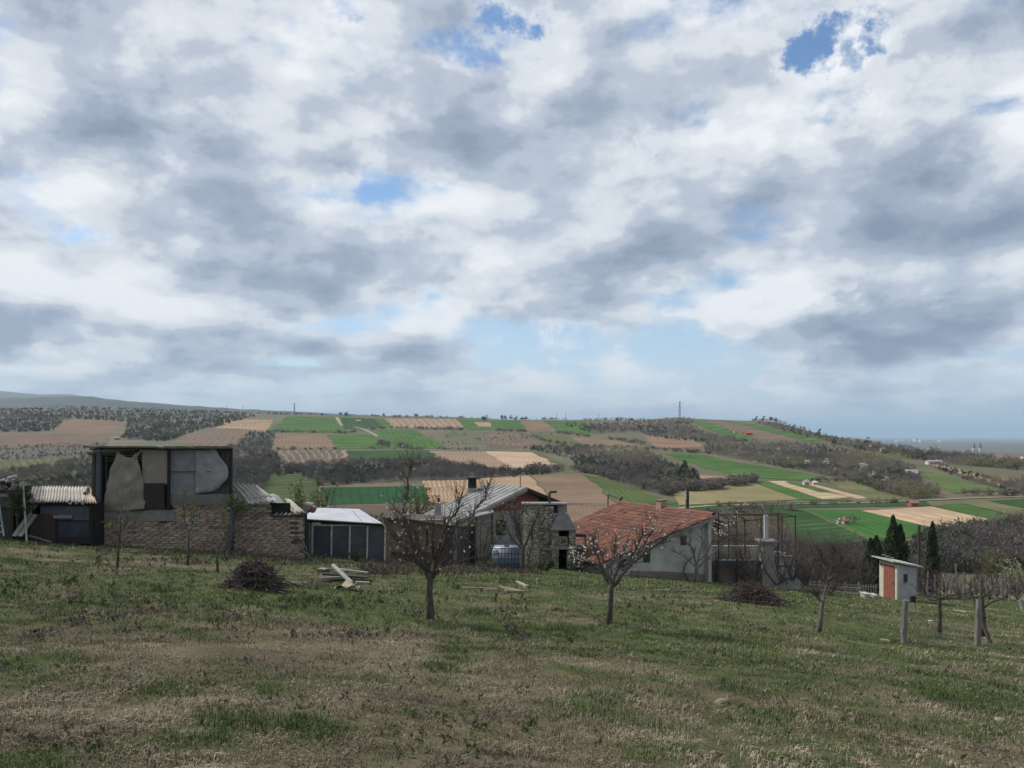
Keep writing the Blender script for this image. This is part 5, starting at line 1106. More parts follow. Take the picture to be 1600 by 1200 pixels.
# ---- outhouse
t = thing('outhouse', (17.5, 34.5, -7.4), 'small white outhouse with red-brown door and slanting roof', 'outhouse'); rz = .12; ca, sa = math.cos(rz), math.sin(rz); oc = P(1401.5, 941, 34)
def ol(x, y, z): return oc + np.array((x * ca - y * sa, x * sa + y * ca, z))
hw, hd = .93, 1.25; zt_l, zt_r = 1.68, 1.5
mb = MB(); mb.hexa([ol(0, 0, -.3), ol(hw, 0, -.3), ol(hw, hd, -.3), ol(0, hd, -.3), ol(0, 0, zt_l), ol(hw, 0, zt_r), ol(hw, hd, zt_r), ol(0, hd, zt_l)]); mb.build('walls', mat('shaded_outhouse_render', (.36, .37, .385), (.28, .29, .3), scale=2.5, bump=.3), t)  # cooler, darker colour paints the sides turned from the sun
mb = MB(); mb.hexa([ol(-.02, -.03, -.3), ol(.06, -.03, -.3), ol(.06, hd + .03, -.3), ol(-.02, hd + .03, -.3), ol(-.02, -.03, zt_l), ol(.06, -.03, zt_l - .02), ol(.06, hd + .03, zt_l - .02), ol(-.02, hd + .03, zt_l)]); mb.build('front_wall', mat('sunlit_limewash', (.52, .49, .41), (.42, .4, .33), scale=3, bump=.3), t)  # lighter cream paints the sunlit door side of the same white walls
mb = MB(); mb.hexa([ol(-.3, -.2, zt_l + .12), ol(hw + .2, -.2, zt_r + .035), ol(hw + .2, hd + .2, zt_r + .035), ol(-.3, hd + .2, zt_l + .12), ol(-.3, -.2, zt_l + .18), ol(hw + .2, -.2, zt_r + .095), ol(hw + .2, hd + .2, zt_r + .095), ol(-.3, hd + .2, zt_l + .18)]); mb.build('roof', ASB, t)
DOOR = mat('red_brown_door_paint', (.235, .085, .062), (.19, .075, .058), scale=4, bump=.25, stretch=(4, 4, .8))
mb = MB(); mb.hexa([ol(-.05, .14, .02), ol(-.0205, .14, .02), ol(-.0205, .92, .02), ol(-.05, .92, .02), ol(-.05, .14, 1.55), ol(-.0205, .14, 1.55), ol(-.0205, .92, 1.55), ol(-.05, .92, 1.55)]); dr_ = mb.build('door', DOOR, t)
mb = MB(); mb.box(ol(-.06, .22, .8), (.03, .03, .1), rz); mb.build('handle', IRON, dr_)
mb = MB(); mb.box(ol(.4, -.012, 1.07), (.17, .04, .33), rz); wn = mb.build('window', GLASS, t); mb = MB(); mb.box(ol(.4, -.02, .89), (.22, .06, .03), rz); mb.build('window_sill', CONC, wn)
mb = MB(); mb.box(ol(-.06, 1.08, 1.5), (.06, .08, .08), rz); mb.build('lamp', DWOOD, t)
for k in range(3): t2 = thing('roof_stone', ol(-.2, .1 + .45 * k, zt_l + .2), 'pale stone weighing down the outhouse roof', 'stone', 'stones on the outhouse roof'); mb = MB(); c = ol(-.18 + .1 * k, .1 + .45 * k, zt_l + .24); mb.tube([c + (-.1, 0, -.02), c + (-.05, 0, .02), c + (.06, 0, .02), c + (.11, 0, -.02)], [.015, .035, .04, .012], 7); mb.build('stone', CONC, t2, smooth=True)
t = thing('black_bucket', P(1426.5, 941, 33.2), 'black bucket standing by the outhouse side wall', 'bucket'); c = P(1426.5, 941.5, 33.2); mb = MB(); mb.tube([c, c + (0, 0, .26), c + (0, 0, .27), c + (0, 0, .05)], [.1, .14, .125, .1], 14); mb.build('pail', BLACK, t); mb = MB(); aa = np.linspace(0, math.pi, 9); mb.tube([c + (math.cos(x) * .14, 0, .25 + .05 * math.sin(x)) for x in aa], .008, 5); mb.build('handle', IRON, t)
# ---- utility poles
for (u, v0, v1, y, lab) in ((1074, 763, 900, 41, 'short dark utility pole behind the red tile roof'), (1436, 820, 925, 37, 'dark pole rising behind the outhouse')):
    t = thing('utility_pole', P(u, v1, y), lab, 'pole'); mb = MB(); mb.tube([P(u, v1, y), P(u, v0, y)], [.12, .09] if u < 1100 else [.075, .065], 8); mb.build('pole', mat('tarred_pole', (.045, .038, .036), (.07, .06, .055), scale=5, bump=.4), t)
    if u < 1100:
        for k in range(3): mb = MB(); c = P(u - 2.2, 770 + 5 * k, y - .1); mb.tube([c, c + (0, 0, .12)], .05, 6); mb.build('insulator', WPAINT, t)
# ---- slatted pallet fence and tubs
def pallet(u0, u1, v0, v1, y, n, lab):
    t = thing('slat_fence', P((u0 + u1) / 2, v1, y), lab, 'fence')
    for k in range(n): v = v0 + (v1 - v0) * (k + .5) / n; mb = MB(); mb.beam(P(u0, v - 1 + .5 * (k % 2), y), P(u1, v + 2, y), .02, .055, up=(0, 0, 1)); mb.build('slat', LWOOD if k % 2 else GWOOD, t)
    for u in (u0 + 2, (u0 + u1) / 2, u1 - 2): mb = MB(); mb.beam(P(u, v1 + 3, y + .05), P(u, v0 - 1, y + .05), .05, .06); mb.build('upright', GWOOD, t)
pallet(1264, 1298, 908, 926, 33.5, 5, 'pale slatted fence panel behind the forked pruned tree'); pallet(1298, 1344, 911, 930, 33.8, 5, 'pale slatted fence panel continuing toward the outhouse'); 
t = thing('picket_gate', P(1356, 934, 34.2), 'grey picket gate next to the outhouse', 'gate')
for k in range(7): mb = MB(); mb.beam(P(1345 + 4 * k, 936, 34.2), P(1345 + 4 * k, 913 + (k % 2), 34.2), .045, .02); mb.build('picket', GWOOD, t)
for v in (917, 928): mb = MB(); mb.beam(P(1344, v, 34.25), P(1371, v, 34.25), .03, .05); mb.build('rail', GWOOD, t)
for k, (u, v, w, h) in enumerate([(1281, 934, 24, 6), (1352, 936, 8, 9), (1365, 936, 6, 7)]):
    y = 33; t = thing('white_tub', P(u, v, y), ['long white tub lying before the slatted fence', 'white tub standing in front of the picket gate', 'small white tub between picket gate and outhouse'][k], 'tub'); px = y / F; c = P(u, v, y); w2, h2 = w * px / 2, h * px; mb = MB()
    mb.hexa([c + (-w2 * .85, -.15, 0), c + (w2 * .85, -.15, 0), c + (w2 * .85, .25, 0), c + (-w2 * .85, .25, 0), c + (-w2, -.2, h2), c + (w2, -.2, h2), c + (w2, .3, h2), c + (-w2, .3, h2)]); mb.build('body', WPAINT, t); mb = MB(); mb.tube([c + (-w2 - .01, -.21, h2), c + (w2 + .01, -.21, h2), c + (w2 + .01, .31, h2), c + (-w2 - .01, .31, h2), c + (-w2 - .01, -.21, h2)], .018, 5); mb.build('rim', WPAINT, t)

# ================================================================ trees and loose things of the yard
BARK = mat('bark', (.055, .045, .038), (.1, .085, .07), scale=9, bump=.6)
BARKD = mat('dark_bark', (.05, .043, .039), (.1, .086, .075), scale=12, bump=.8, stretch=(2, 2, .6)); BARKP = mat('pale_grey_bark', (.17, .155, .135), (.11, .1, .09), scale=12, bump=.7); TWIG = mat('twig_bark', (.06, .048, .043), (.09, .072, .062), scale=10, bump=0); TWIGP = mat('grey_twig_bark', (.1, .087, .08), (.07, .06, .056), scale=10, bump=0)
PETAL = mat('white_petals', (.78, .78, .74), (.68, .68, .62), scale=20, bump=0); BUD = mat('young_leaves', (.1, .13, .04), (.15, .16, .06), scale=12, bump=0); BUDY = mat('yellow_young_leaves', (.17, .17, .045), (.1, .12, .035), scale=8, bump=0)
def unit(v): return v / max(np.linalg.norm(v), 1e-9)
def twigs_on(mb, pts, rad, r, n, ln, ends, up=.5, depth=1, spread=1.0, lo=.2):
    pts = np.array(pts); L = np.concatenate([[0], np.cumsum(np.linalg.norm(np.diff(pts, axis=0), axis=1))])
    for k in range(n):
        s = L[-1] * (lo + (1 - lo) * r.random()); i = min(np.searchsorted(L, s), len(pts) - 1); i = max(i, 1); f = (s - L[i - 1]) / max(L[i] - L[i - 1], 1e-6)
        p = pts[i - 1] * (1 - f) + pts[i] * f; tg = unit(pts[i] - pts[i - 1]); d = unit(tg * .55 + r.normal(size=3) * .55 * spread + np.array((0, 0, up))); l = ln * r.uniform(.4, 1.2); a = d + r.normal(size=3) * .18
        q = [p, p + d * l * .5, p + d * l * .5 + unit(a + (0, 0, .12)) * l * .5]; r0 = rad * r.uniform(.5, .9)
        mb.tube(q, [r0, r0 * .7, r0 * .35], 3, cap=False); ends.append(q[2]); ends.append(q[1])
        if depth > 0: twigs_on(mb, q, r0 * .7, r, r.integers(1, 4), l * .55, ends, up * .6, depth - 1, spread)
def tufts(pts, r, n, size, k=5, jit=.02):
    """small petal or leaf clusters sitting on twig points"""
    idx = r.integers(0, len(pts), n); V = []
    for i in idx:
        c = pts[i] + r.normal(size=3) * jit
        for _ in range(k):
            o = c + r.normal(size=3) * size * .7; d = unit(r.normal(size=3)); e = unit(np.cross(d, r.normal(size=3))); s = size * r.uniform(.5, 1); V += [o - d * s, o + e * s, o + d * s, o - e * s]
    V = np.array(V); q = np.arange(len(V)).reshape(-1, 4); return V, np.concatenate([q[:, [0, 1, 2]], q[:, [0, 2, 3]]])
def px_tree(name, label, base, trunk, limbs, bark, twigm, seed, w0, ntw=9, ln=.3, tufting=(), group=None, cat_='tree', Y=None, depth=1, tr=.0045, up=.5, droop=0.0):
    r = np.random.default_rng(seed); g = ray_near(*base) if Y is None else P(*base, Y); Yb = g[1]; px = Yb / F
    t = thing(name, g, label, cat_, group); mb = MB(); tp = [P(u, v, Yb) for u, v in trunk]; tp[0] = tp[0] - (0, 0, .12); n = len(tp); w = w0 * px / 2
    rd = np.linspace(w * 1.05, w * .85, n); rd[0] *= 1.35; tp2 = np.array(tp); tp2[1:-1] += r.normal(0, .006, (n - 2, 3)) if n > 2 else 0
    mb.tube(tp2, rd, 9); tw = MB(); ends = []
    for li in limbs:
        rw, pl = li[0] * px / 2 * .66, li[1]; dy = r.uniform(-.35, .35) if len(li) < 3 else li[2]; m = len(pl); q = []
        for i, (u, v) in enumerate(pl): q.append(P(u, v, Yb + dy * i / (m - 1) * (m * .35)))
        qs = []      # resample with small kinks
        for i in range(m - 1):
            for s in (0, .5): qs.append(q[i] * (1 - s) + q[i + 1] * s + (r.normal(0, .012, 3) if (i or s) else 0))
        qs.append(q[-1]); k = len(qs); mb.tube(qs, np.linspace(rw, max(rw * .3, .004), k), 6, cap=False)
        L = sum(np.linalg.norm(np.array(qs[i + 1]) - qs[i]) for i in range(k - 1)); twigs_on(tw, qs, max(tr, rw * .3), r, int(ntw * (.5 + L)), ln, ends, up, depth); ends.append(qs[-1])
    mb.build('trunk', bark, t, smooth=True); tw.build('twigs', twigm, t)['kind'] = 'stuff'
    for (nm, m_, cnt, sz, k) in tufting:
        V, T = tufts(np.array(ends), r, cnt, sz, k); link_mesh(nm, tri_mesh(nm, V, T), m_, t)
    return t, ends
px_tree('blossom_tree', 'dark vase-shaped fruit tree with sparse white blossom before the ochre shed', (672, 966), [(673, 968), (672, 945), (671, 925), (672, 905), (672, 895)],
    [(8, [(669, 900), (655, 884), (640, 874), (622, 868)]), (8, [(668, 903), (661, 887), (642, 871), (632, 854), (617, 844), (602, 819)]), (9, [(670, 900), (663, 879), (655, 862), (644, 844), (632, 827), (630, 804), (632, 781), (638, 760), (641, 735), (644, 722)]),
     (6, [(670, 890), (667, 879), (655, 854), (648, 829)]), (10, [(676, 902), (683, 890), (694, 877), (710, 855), (719, 842), (734, 821), (744, 798), (757, 777), (766, 754)]), (8, [(675, 898), (682, 879), (690, 842), (700, 817), (715, 796), (723, 769)]),
     (6, [(678, 897), (690, 886), (711, 875), (727, 868)]), (6, [(673, 898), (675, 879), (677, 850), (676, 819)]), (6, [(674, 898), (684, 868), (700, 846), (716, 815)]), (5, [(668, 890), (652, 868), (640, 838), (622, 812), (612, 795)])],
    BARKD, TWIG, 11, 11, 34, .34, [('blossoms', PETAL, 90, .011, 7), ('buds', BUD, 160, .009, 3)], tr=.0065)
px_tree('blossom_tree', 'fruit tree with white blossom spread in front of the red tile roof', (951, 976), [(951, 978), (953, 955), (954, 935), (955, 920), (956, 912)],
    [(7, [(954, 915), (940, 894), (930, 886), (920, 876), (914, 858)]), (7, [(956, 914), (954, 900), (954, 886), (960, 868), (962, 838)]), (6, [(953, 908), (948, 886), (942, 868), (934, 852), (922, 844)]), (9, [(958, 916), (964, 908), (978, 890), (988, 870), (998, 848), (1010, 826)]),
     (8, [(960, 914), (970, 900), (984, 884), (1006, 868), (1022, 852), (1042, 838), (1060, 822)]), (6, [(957, 912), (966, 886), (972, 866), (982, 842)]), (5, [(950, 905), (938, 880), (926, 858), (930, 832)]), (5, [(985, 884), (1000, 858), (1016, 838), (1024, 816)])],
    BARKD, TWIG, 12, 8.5, 30, .28, [('blossoms', PETAL, 130, .011, 7)], tr=.006)
px_tree('pruned_tree', 'hard-pruned forked tree with bare sprays before the slatted fence', (1280, 985), [(1279, 987), (1281, 965), (1285, 945), (1287, 934)],
    [(6, [(1286, 938), (1291, 916), (1297, 894), (1310, 884), (1320, 862)]), (5, [(1294, 905), (1308, 894), (1322, 890), (1336, 886)]), (4, [(1287, 936), (1296, 928), (1303, 920)]), (5, [(1285, 940), (1277, 932), (1273, 929)]), (4, [(1296, 896), (1288, 880), (1282, 866)]), (4, [(1298, 890), (1304, 872), (1303, 856)])],
    BARKP, TWIGP, 13, 6.5, 60, .45, tr=.006)
px_tree('grey_tree', 'pale grey bare tree standing against the white rendered gable', (1089, 921), [(1089, 923), (1089, 905), (1089, 890), (1089, 882)],
    [(5, [(1089, 888), (1082, 860), (1074, 848), (1058, 826)]), (6, [(1090, 888), (1096, 880), (1108, 870), (1120, 858), (1138, 846)]), (5, [(1089, 884), (1092, 868), (1098, 850), (1096, 826)]), (4, [(1088, 886), (1070, 870), (1046, 857)]), (4, [(1092, 876), (1108, 860), (1114, 838)]), (4, [(1086, 872), (1078, 850), (1080, 826)])],
    BARKP, TWIGP, 14, 7, 14, .45, Y=30.5, tr=.008)
px_tree('yard_tree', 'twin-stemmed tree with opening leaves beside the plastic water tank', (817, 893), [(817, 896), (817, 880), (817, 862), (817, 852)],
    [(5, [(817, 858), (808, 838), (804, 804), (806, 778)]), (5, [(817, 856), (811, 832), (811, 806), (824, 794)]), (5, [(818, 856), (829, 833), (835, 819), (842, 802)]), (4, [(826, 890), (827, 867), (832, 850), (830, 825)]), (4, [(816, 858), (800, 842), (790, 822), (782, 800)]), (4, [(816, 852), (812, 830), (798, 806), (795, 790)])],
    BARKD, TWIG, 15, 7, 24, .42, [('leaves', BUD, 700, .016, 4), ('blossoms', PETAL, 30, .016, 4)], Y=28.3, tr=.007)
px_tree('vineyard_tree', 'low wide bare tree between the white-topped posts and the outhouse', (1468, 990), [(1468, 992), (1469, 965), (1468, 940), (1467, 930)],
    [(5, [(1468, 936), (1455, 938), (1440, 928), (1430, 916)]), (5, [(1467, 934), (1462, 925), (1450, 905), (1444, 893)]), (5, [(1468, 936), (1482, 930), (1500, 926), (1516, 930)]), (4, [(1467, 932), (1470, 918), (1468, 900)]), (4, [(1466, 935), (1448, 930), (1436, 905)]), (4, [(1468, 936), (1490, 934), (1512, 934)])], BARKD, TWIGP, 16, 6, 18, .3, tr=.005)
px_tree('vineyard_tree', 'dark bare tree with arching branches behind the thick grey post', (1535, 994), [(1536, 996), (1537, 965), (1534, 935), (1532, 915)],
    [(6, [(1536, 950), (1550, 940), (1570, 934), (1588, 917)]), (4, [(1535, 938), (1545, 925), (1552, 922), (1566, 926)]), (4, [(1533, 925), (1522, 918), (1508, 908), (1506, 896)]), (4, [(1532, 918), (1536, 900), (1544, 884)]), (4, [(1570, 934), (1580, 915), (1578, 895)]), (4, [(1534, 930), (1518, 935), (1500, 928)])], BARKD, TWIGP, 17, 6, 18, .3, tr=.005)
for k, (b, tr_, li, n) in enumerate([((182, 890), [(182, 891), (186, 850), (188, 822), (190, 790)], [(2.5, [(186, 838), (178, 828), (176, 820)]), (2.5, [(187, 830), (197, 818), (200, 806)]), (2, [(189, 800), (192, 786), (190, 776)])], 'slim sapling budding green before the torn felt'),
        ((293, 885), [(293, 887), (294, 850), (295, 832)], [(3, [(295, 834), (289, 812), (287, 790), (290, 772)]), (3, [(295, 834), (302, 812), (303, 792), (300, 780)])], 'two-forked sapling before the brick wall'),
        ((341, 894), [(341, 896), (340, 870), (342, 848)], [(2, [(341, 860), (350, 840), (356, 820)]), (2, [(341, 856), (334, 846)])], 'thin sapling beside the leaning timber')]):
    px_tree('sapling', n, b, tr_, li, BARKD, TWIG, 20 + k, 3.2, 10, .25, [('leaves', BUD, 110, .016, 4)], tr=.004)
px_tree('climbing_shrub', 'leafy climber hanging over the leaning timber', (362, 866), [(362, 868), (364, 830), (368, 800)], [(3, [(366, 815), (372, 795), (378, 786)]), (3, [(367, 805), (360, 788), (362, 778)]), (2, [(368, 800), (380, 795), (384, 800)])], BARKD, TWIG, 30, 3, 20, .2, [('leaves', BUD, 420, .022, 4)], Y=24.5, cat_='shrub')
px_tree('climbing_shrub', 'dark ivy scrub between the rubble-roofed shed and the lean-to', (28, 842), [(28, 844), (27, 810), (26, 785)], [(3, [(27, 800), (33, 785), (36, 772)]), (3, [(27, 800), (22, 786), (20, 774)]), (2, [(28, 810), (38, 802), (48, 798)])], BARKD, TWIG, 31, 3, 20, .3, [('leaves', mat('ivy_leaves', (.035, .045, .022), (.06, .07, .035), bump=0), 500, .03, 4)], Y=23.7, cat_='shrub')
# leafy bushes behind the sheds
def bush(u, v, Y, w, h, label, m, n, sz, seed, stems=8, name='bush', tw=TWIG):
    r = np.random.default_rng(seed); g = P(u, v, Y); t = thing(name, g, label, 'bush'); mb = MB(); ends = []
    for k in range(stems):
        a = r.random() * 6.28; d = np.array((math.cos(a) * w * .5, math.sin(a) * w * .4, 0)) * r.uniform(.3, 1); hh = h * r.uniform(.65, 1)
        q = [g + d * .1, g + d * .5 + (0, 0, hh * .45), g + d + (0, 0, hh)]; mb.tube(q, [.02, .014, .006], 4); twigs_on(mb, q, .007, r, 14, .35 * h / 2, ends, .3, 1)
    mb.build('stems', tw, t)
    if n: V, T = tufts(np.array(ends), r, n, sz, 4, .05); link_mesh('leaves', tri_mesh('leaves', V, T), m, t)
bush(750, 890, 31.5, 2.3, 2.4, 'dark tangled bush with yellow-green leaves beside the farmhouse wall', BUDY, 500, .03, 1, 14); bush(715, 888, 31, 1.6, 1.9, 'bare dark bush before the planks of the ochre shed', BUD, 60, .025, 2, 10)
bush(652, 850, 38, 2.2, 2.7, 'fresh green bush rising behind the ochre shed', BUD, 900, .035, 3, 12); bush(486, 830, 34, 2.0, 2.2, 'fresh green bush behind the glazed shed', BUD, 420, .035, 4, 9); bush(508, 830, 35, 1.6, 2.0, 'thin green bush above the zinc roof', BUD, 260, .035, 5, 8)
bush(850, 894, 29.5, 1.2, .45, 'low leafy weeds at the foot of the stone oven', mat('weed_leaves', (.035, .05, .02), (.06, .08, .03), bump=0), 260, .03, 6, 6, 'weeds'); bush(905, 893, 30, .8, 1.0, 'small white-flowering bush beside the stone oven', PETAL, 90, .025, 7, 6)
bush(560, 880, 25.5, .8, .5, 'grassy weeds before the glazed shed', mat('weed_leaves', (.035, .05, .02)), 120, .03, 8, 5, 'weeds')
bush(1553, 915, 48, 2.4, 2.2, 'yellowish budding bush beyond the vineyard stakes', BUDY, 500, .04, 9, 10); bush(1590, 930, 46, 2.6, 2.0, 'pale flowering bush at the end of the vineyard', mat('cream_blossom', (.5, .5, .34), (.3, .34, .14), bump=0), 700, .035, 10, 10)
bush(1128, 846, 60, 4, 2.2, 'bush dotted with white blossom beyond the pergola roof slats', PETAL, 60, .06, 12, 12)
# bare thicket shrubs (five built, the rest copied)
def shrub_proto(seed, label, group):
    r = np.random.default_rng(seed); t = thing('bare_shrub', (0, 0, 0), label, 'shrub', group); mb = MB(); tw = MB(); ends = []
    for k in range(9):
        a = r.random() * 6.28; d = np.array((math.cos(a), math.sin(a), 0)) * r.uniform(.2, 1.1); h = r.uniform(1.1, 2.4)
        q = [d * .08, d * .4 + (0, 0, h * .35) + r.normal(0, .05, 3), d * .8 + (0, 0, h * .7) + r.normal(0, .08, 3), d * 1.15 + (0, 0, h)]; mb.tube(q, [.028, .02, .013, .006], 4, cap=False); twigs_on(tw, q, .009, r, 17, .5, ends, .3, 1, 1.3, .12)
    mb.build('stems', TWIGP, t); tw.build('twigs', TWIGP, t)['kind'] = 'stuff'; return t
SHP = []
def shrub_at(u, v, Y, s, rz, k, label, group):
    if k >= len(SHP): t = shrub_proto(70 + k, label, group); SHP.append(t)
    else:
        src = SHP[k]; t = bpy.data.objects.new('bare_shrub', None); COL.objects.link(t); t.empty_display_size = .2; props(t, label, 'shrub', group)
        for ch in list(src.children):
            c = ch.copy(); COL.objects.link(c); c.parent = t
    p = P(u, v, Y); t.location = tuple(p); t.rotation_euler = (0, 0, rz); t.scale = (s, s, s * .95)
r = np.random.default_rng(9); k = 0
def row(lst, label, group, v_of, Y0, s0):
    global k
    for u in lst:
        shrub_at(u, v_of(u) + r.uniform(-2, 2), Y0 + r.uniform(-1, 1.5), s0 * r.uniform(.8, 1.2), r.uniform(0, 6.28), k if k < 5 else int(r.integers(5)), label, group); k += 1
row(list(range(1218, 1385, 13)), 'leafless grey shrub in the thicket behind the slatted fence', 'thicket behind the slatted fence', lambda u: 922 + (u - 1218) * .08, 37.5, 1.0)
row(list(range(1225, 1390, 19)), 'leafless shrub at the back of the thicket by the cypresses', 'thicket by the cypresses', lambda u: 925, 42, 1.15)
row(list(range(1112, 1245, 15)), 'leafless shrub growing up through the pergola', 'shrubs around the pergola', lambda u: 905, 36.6, 1.0)
row([1132, 1168, 1205, 1240], 'leafless shrub behind the pergola', 'shrubs behind the pergola', lambda u: 905, 40, 1.15)
row(list(range(1445, 1640, 16)), 'leafless shrub in the overgrown vineyard', 'shrubs in the vineyard', lambda u: 925 + (u - 1445) * .06, 41, .8)
row([1460, 1500, 1545, 1590, 1625], 'leafless shrub on the low side of the vineyard', 'shrubs low in the vineyard', lambda u: 935, 37, .55)
row([1118, 1131, 1147, 1163, 1179, 1221, 1238, 1255], 'leafless scrub shrub growing against the terrace wall', 'shrubs against the terrace wall', lambda u: 909, 32.4, .85)
row([705, 725, 765], 'leafless shrub crowding the farmhouse wall', 'shrubs at the farmhouse wall', lambda u: 892, 32.5, .8)
# gnarled grapevines on terrace and pergola
def vine(pl, w, label, y): 
    t = thing('grapevine', P(*pl[0], y), label, 'vine', 'bare grapevines at the terrace'); mb = MB(); rr = np.random.default_rng(int(pl[0][0])); q = [P(u, v, y + rr.uniform(-.12, .12)) for u, v in pl]; qs = []
    for i in range(len(q) - 1):
        for s in (0, .33, .66): qs.append(q[i] * (1 - s) + q[i + 1] * s + rr.normal(0, .018, 3))
    qs.append(q[-1]); mb.tube(qs, np.linspace(w, w * .45, len(qs)), 6); mb.build('stem', BARKD, t, smooth=True); tw = MB(); en = []; twigs_on(tw, qs, .008, rr, 16, .4, en, .3, 1); tw.build('shoots', TWIG, t)['kind'] = 'stuff'
for k_, (pl, w) in enumerate([([(1030, 903), (1024, 885), (1028, 868), (1040, 864)], .035), ([(1075, 908), (1068, 892), (1072, 880), (1085, 870)], .03), ([(1130, 912), (1121, 902), (1115, 885), (1100, 870)], .03), ([(1168, 912), (1158, 900), (1166, 888), (1160, 870), (1150, 850), (1140, 835)], .035),
        ([(1186, 912), (1178, 895), (1182, 880), (1194, 862), (1192, 848)], .03), ([(1213, 913), (1202, 902), (1192, 885), (1190, 868)], .035), ([(1216, 913), (1228, 905), (1238, 902), (1246, 896)], .045), ([(1228, 906), (1216, 894), (1211, 878), (1213, 862), (1222, 840), (1216, 815)], .03), ([(1240, 908), (1235, 890), (1240, 870), (1226, 845), (1228, 820)], .025), ([(1147, 845), (1152, 830), (1144, 815), (1156, 805)], .022), ([(1132, 845), (1128, 825), (1138, 812)], .022)]):
    vine(pl, w, 'twisted leafless grapevine climbing from the terrace to the pergola', 32.2 if pl[0][0] < 1100 and False else (31.2 if pl[0][0] < 1100 else 32.75))
# cypresses
def cypress(u, vb, vt, Y, w, label, seed, tips=((0, 1.0),)):
    rr = np.random.default_rng(seed); g = P(u, vb, Y); H = P(u, vt, Y)[2] - g[2]; t = thing('cypress', g, label, 'tree', 'cypresses behind the outhouse'); parts = []
    for dx, hh in tips:
        n = 2600; z = rr.random(n) ** .9; a = rr.random(n) * 6.28; prof = w * .5 * np.minimum(1, (1 - z) * 2.0) ** .75 * np.minimum(1, .45 + z * 3); lump = .4 + 1.1 * fbm(a * 1.3 + seed, z * 11, seed, 3)
        rad = prof * lump * rr.random(n) ** .3; c = np.stack([np.cos(a) * rad + dx * z, np.sin(a) * rad, z * H * hh], 1); parts.append(shards(rr, c + g, .085, 1.3, .4))
    V, T = cat(parts); link_mesh('foliage', tri_mesh('foliage', V, T, np.clip(rr.normal(.45, .25, len(V) // 3).repeat(3), 0, 1)), CONM, t); mb = MB(); mb.tube([g - (0, 0, .2), g + (0, 0, H * .8)], [.09, .03], 6); mb.build('trunk', BARKD, t)
cypress(1397, 925, 806, 40, 1.15, 'tall double-tipped cypress behind the outhouse', 1, ((-.05, 1), (.34, .88))); cypress(1364, 925, 838, 39, .95, 'shorter ragged cypress beside the double-tipped one', 2, ((-.12, .95), (.2, 1.0))); cypress(1457, 925, 816, 41, .72, 'slim single cypress beside the dark pole', 3)
# posts of the old fence and vineyard stakes
def post(u, vb, vt, w, label, du=2.0, m=None, name='fence_post', Y=None, group=None):
    g = ray_near(u, vb) if Y is None else P(u, vb, Y); Yb = g[1]; px = Yb / F; t = thing(name, g, label, 'post', group); top = P(u + du, vt, Yb); rr = np.random.default_rng(int(u)); mb = MB(); q = [g * (1 - s) + top * s + rr.normal(0, .006, 3) for s in np.linspace(-.1, 1, 7)]
    mb.tube(q, np.linspace(w * 1.12, w * .95, 7) * px / 2, 9); mb.build('post', m or GWOOD, t); return t
post(1412, 1006, 938, 8.5, 'weathered leaning fence post in front of the outhouse', 3, mat('bleached_post', (.22, .21, .19), (.14, .132, .12), scale=7, bump=.8, stretch=(4, 4, .5)))
t = post(1527, 1008, 938, 8.5, 'thick grey fence post with a dark brace', 2.5, mat('bleached_post', (.22, .21, .19)))
mb = MB(); y = ray_near(1540, 1004)[1]; mb.beam(P(1548, 1005, y - .15), P(1514, 920, y + .3), .05, .05); mb.build('brace', DWOOD, t)
rr = np.random.default_rng(4)
for i, (u, vt, vb) in enumerate([(1448, 893, 935), (1461, 898, 934), (1478, 896, 932), (1496, 882, 938), (1506, 895, 940), (1521, 900, 940), (1543, 912, 938), (1567, 905, 940), (1577, 912, 938), (1440, 905, 932), (1485, 908, 934), (1590, 900, 945)]):
    post(u, vb, vt, 2.4 if i not in (4, 7) else 3.6, 'thin weathered stake of the old vineyard', rr.uniform(-3, 3), GWOOD, 'vineyard_stake', 36 + (i % 4), 'vineyard stakes')
for k_, (a, b, y) in enumerate([((1440, 905), (1600, 918), 37), ((1445, 918), (1600, 932), 37.5)]):
    t = thing('trellis_wire', P(*a, y), ['upper trellis wire strung between the vineyard stakes', 'lower trellis wire strung between the vineyard stakes'][k_], 'wire'); mb = MB(); mb.tube([P(*a, y), P((a[0] + b[0]) / 2, (a[1] + b[1]) / 2 + 1, y), P(*b, y)], .012, 4); mb.build('wire', STEEL, t)
# sagging wire netting between the two fence posts
t = thing('wire_netting', ray_near(1470, 1006), 'thin wire netting sagging between the two fence posts', 'fence'); mb = MB(); a, b = ray_near(1412, 1006), ray_near(1527, 1008); L = np.linalg.norm(b - a); n = int(L / .09)
for q in range(n - 6):
    for s in (0, 6): i0, i1 = (q + 6 - s) / n, (q + s) / n; p0 = a * (1 - i0) + b * i0 + (0, -.1, .03); p1 = a * (1 - i1) + b * i1 + (0, -.1 - .003 * s, .55 - .08 * math.sin(math.pi * i1)); mb.tube([p0, p1], .0018, 3, cap=False)
mb.build('mesh', STEEL, t)['kind'] = 'stuff'
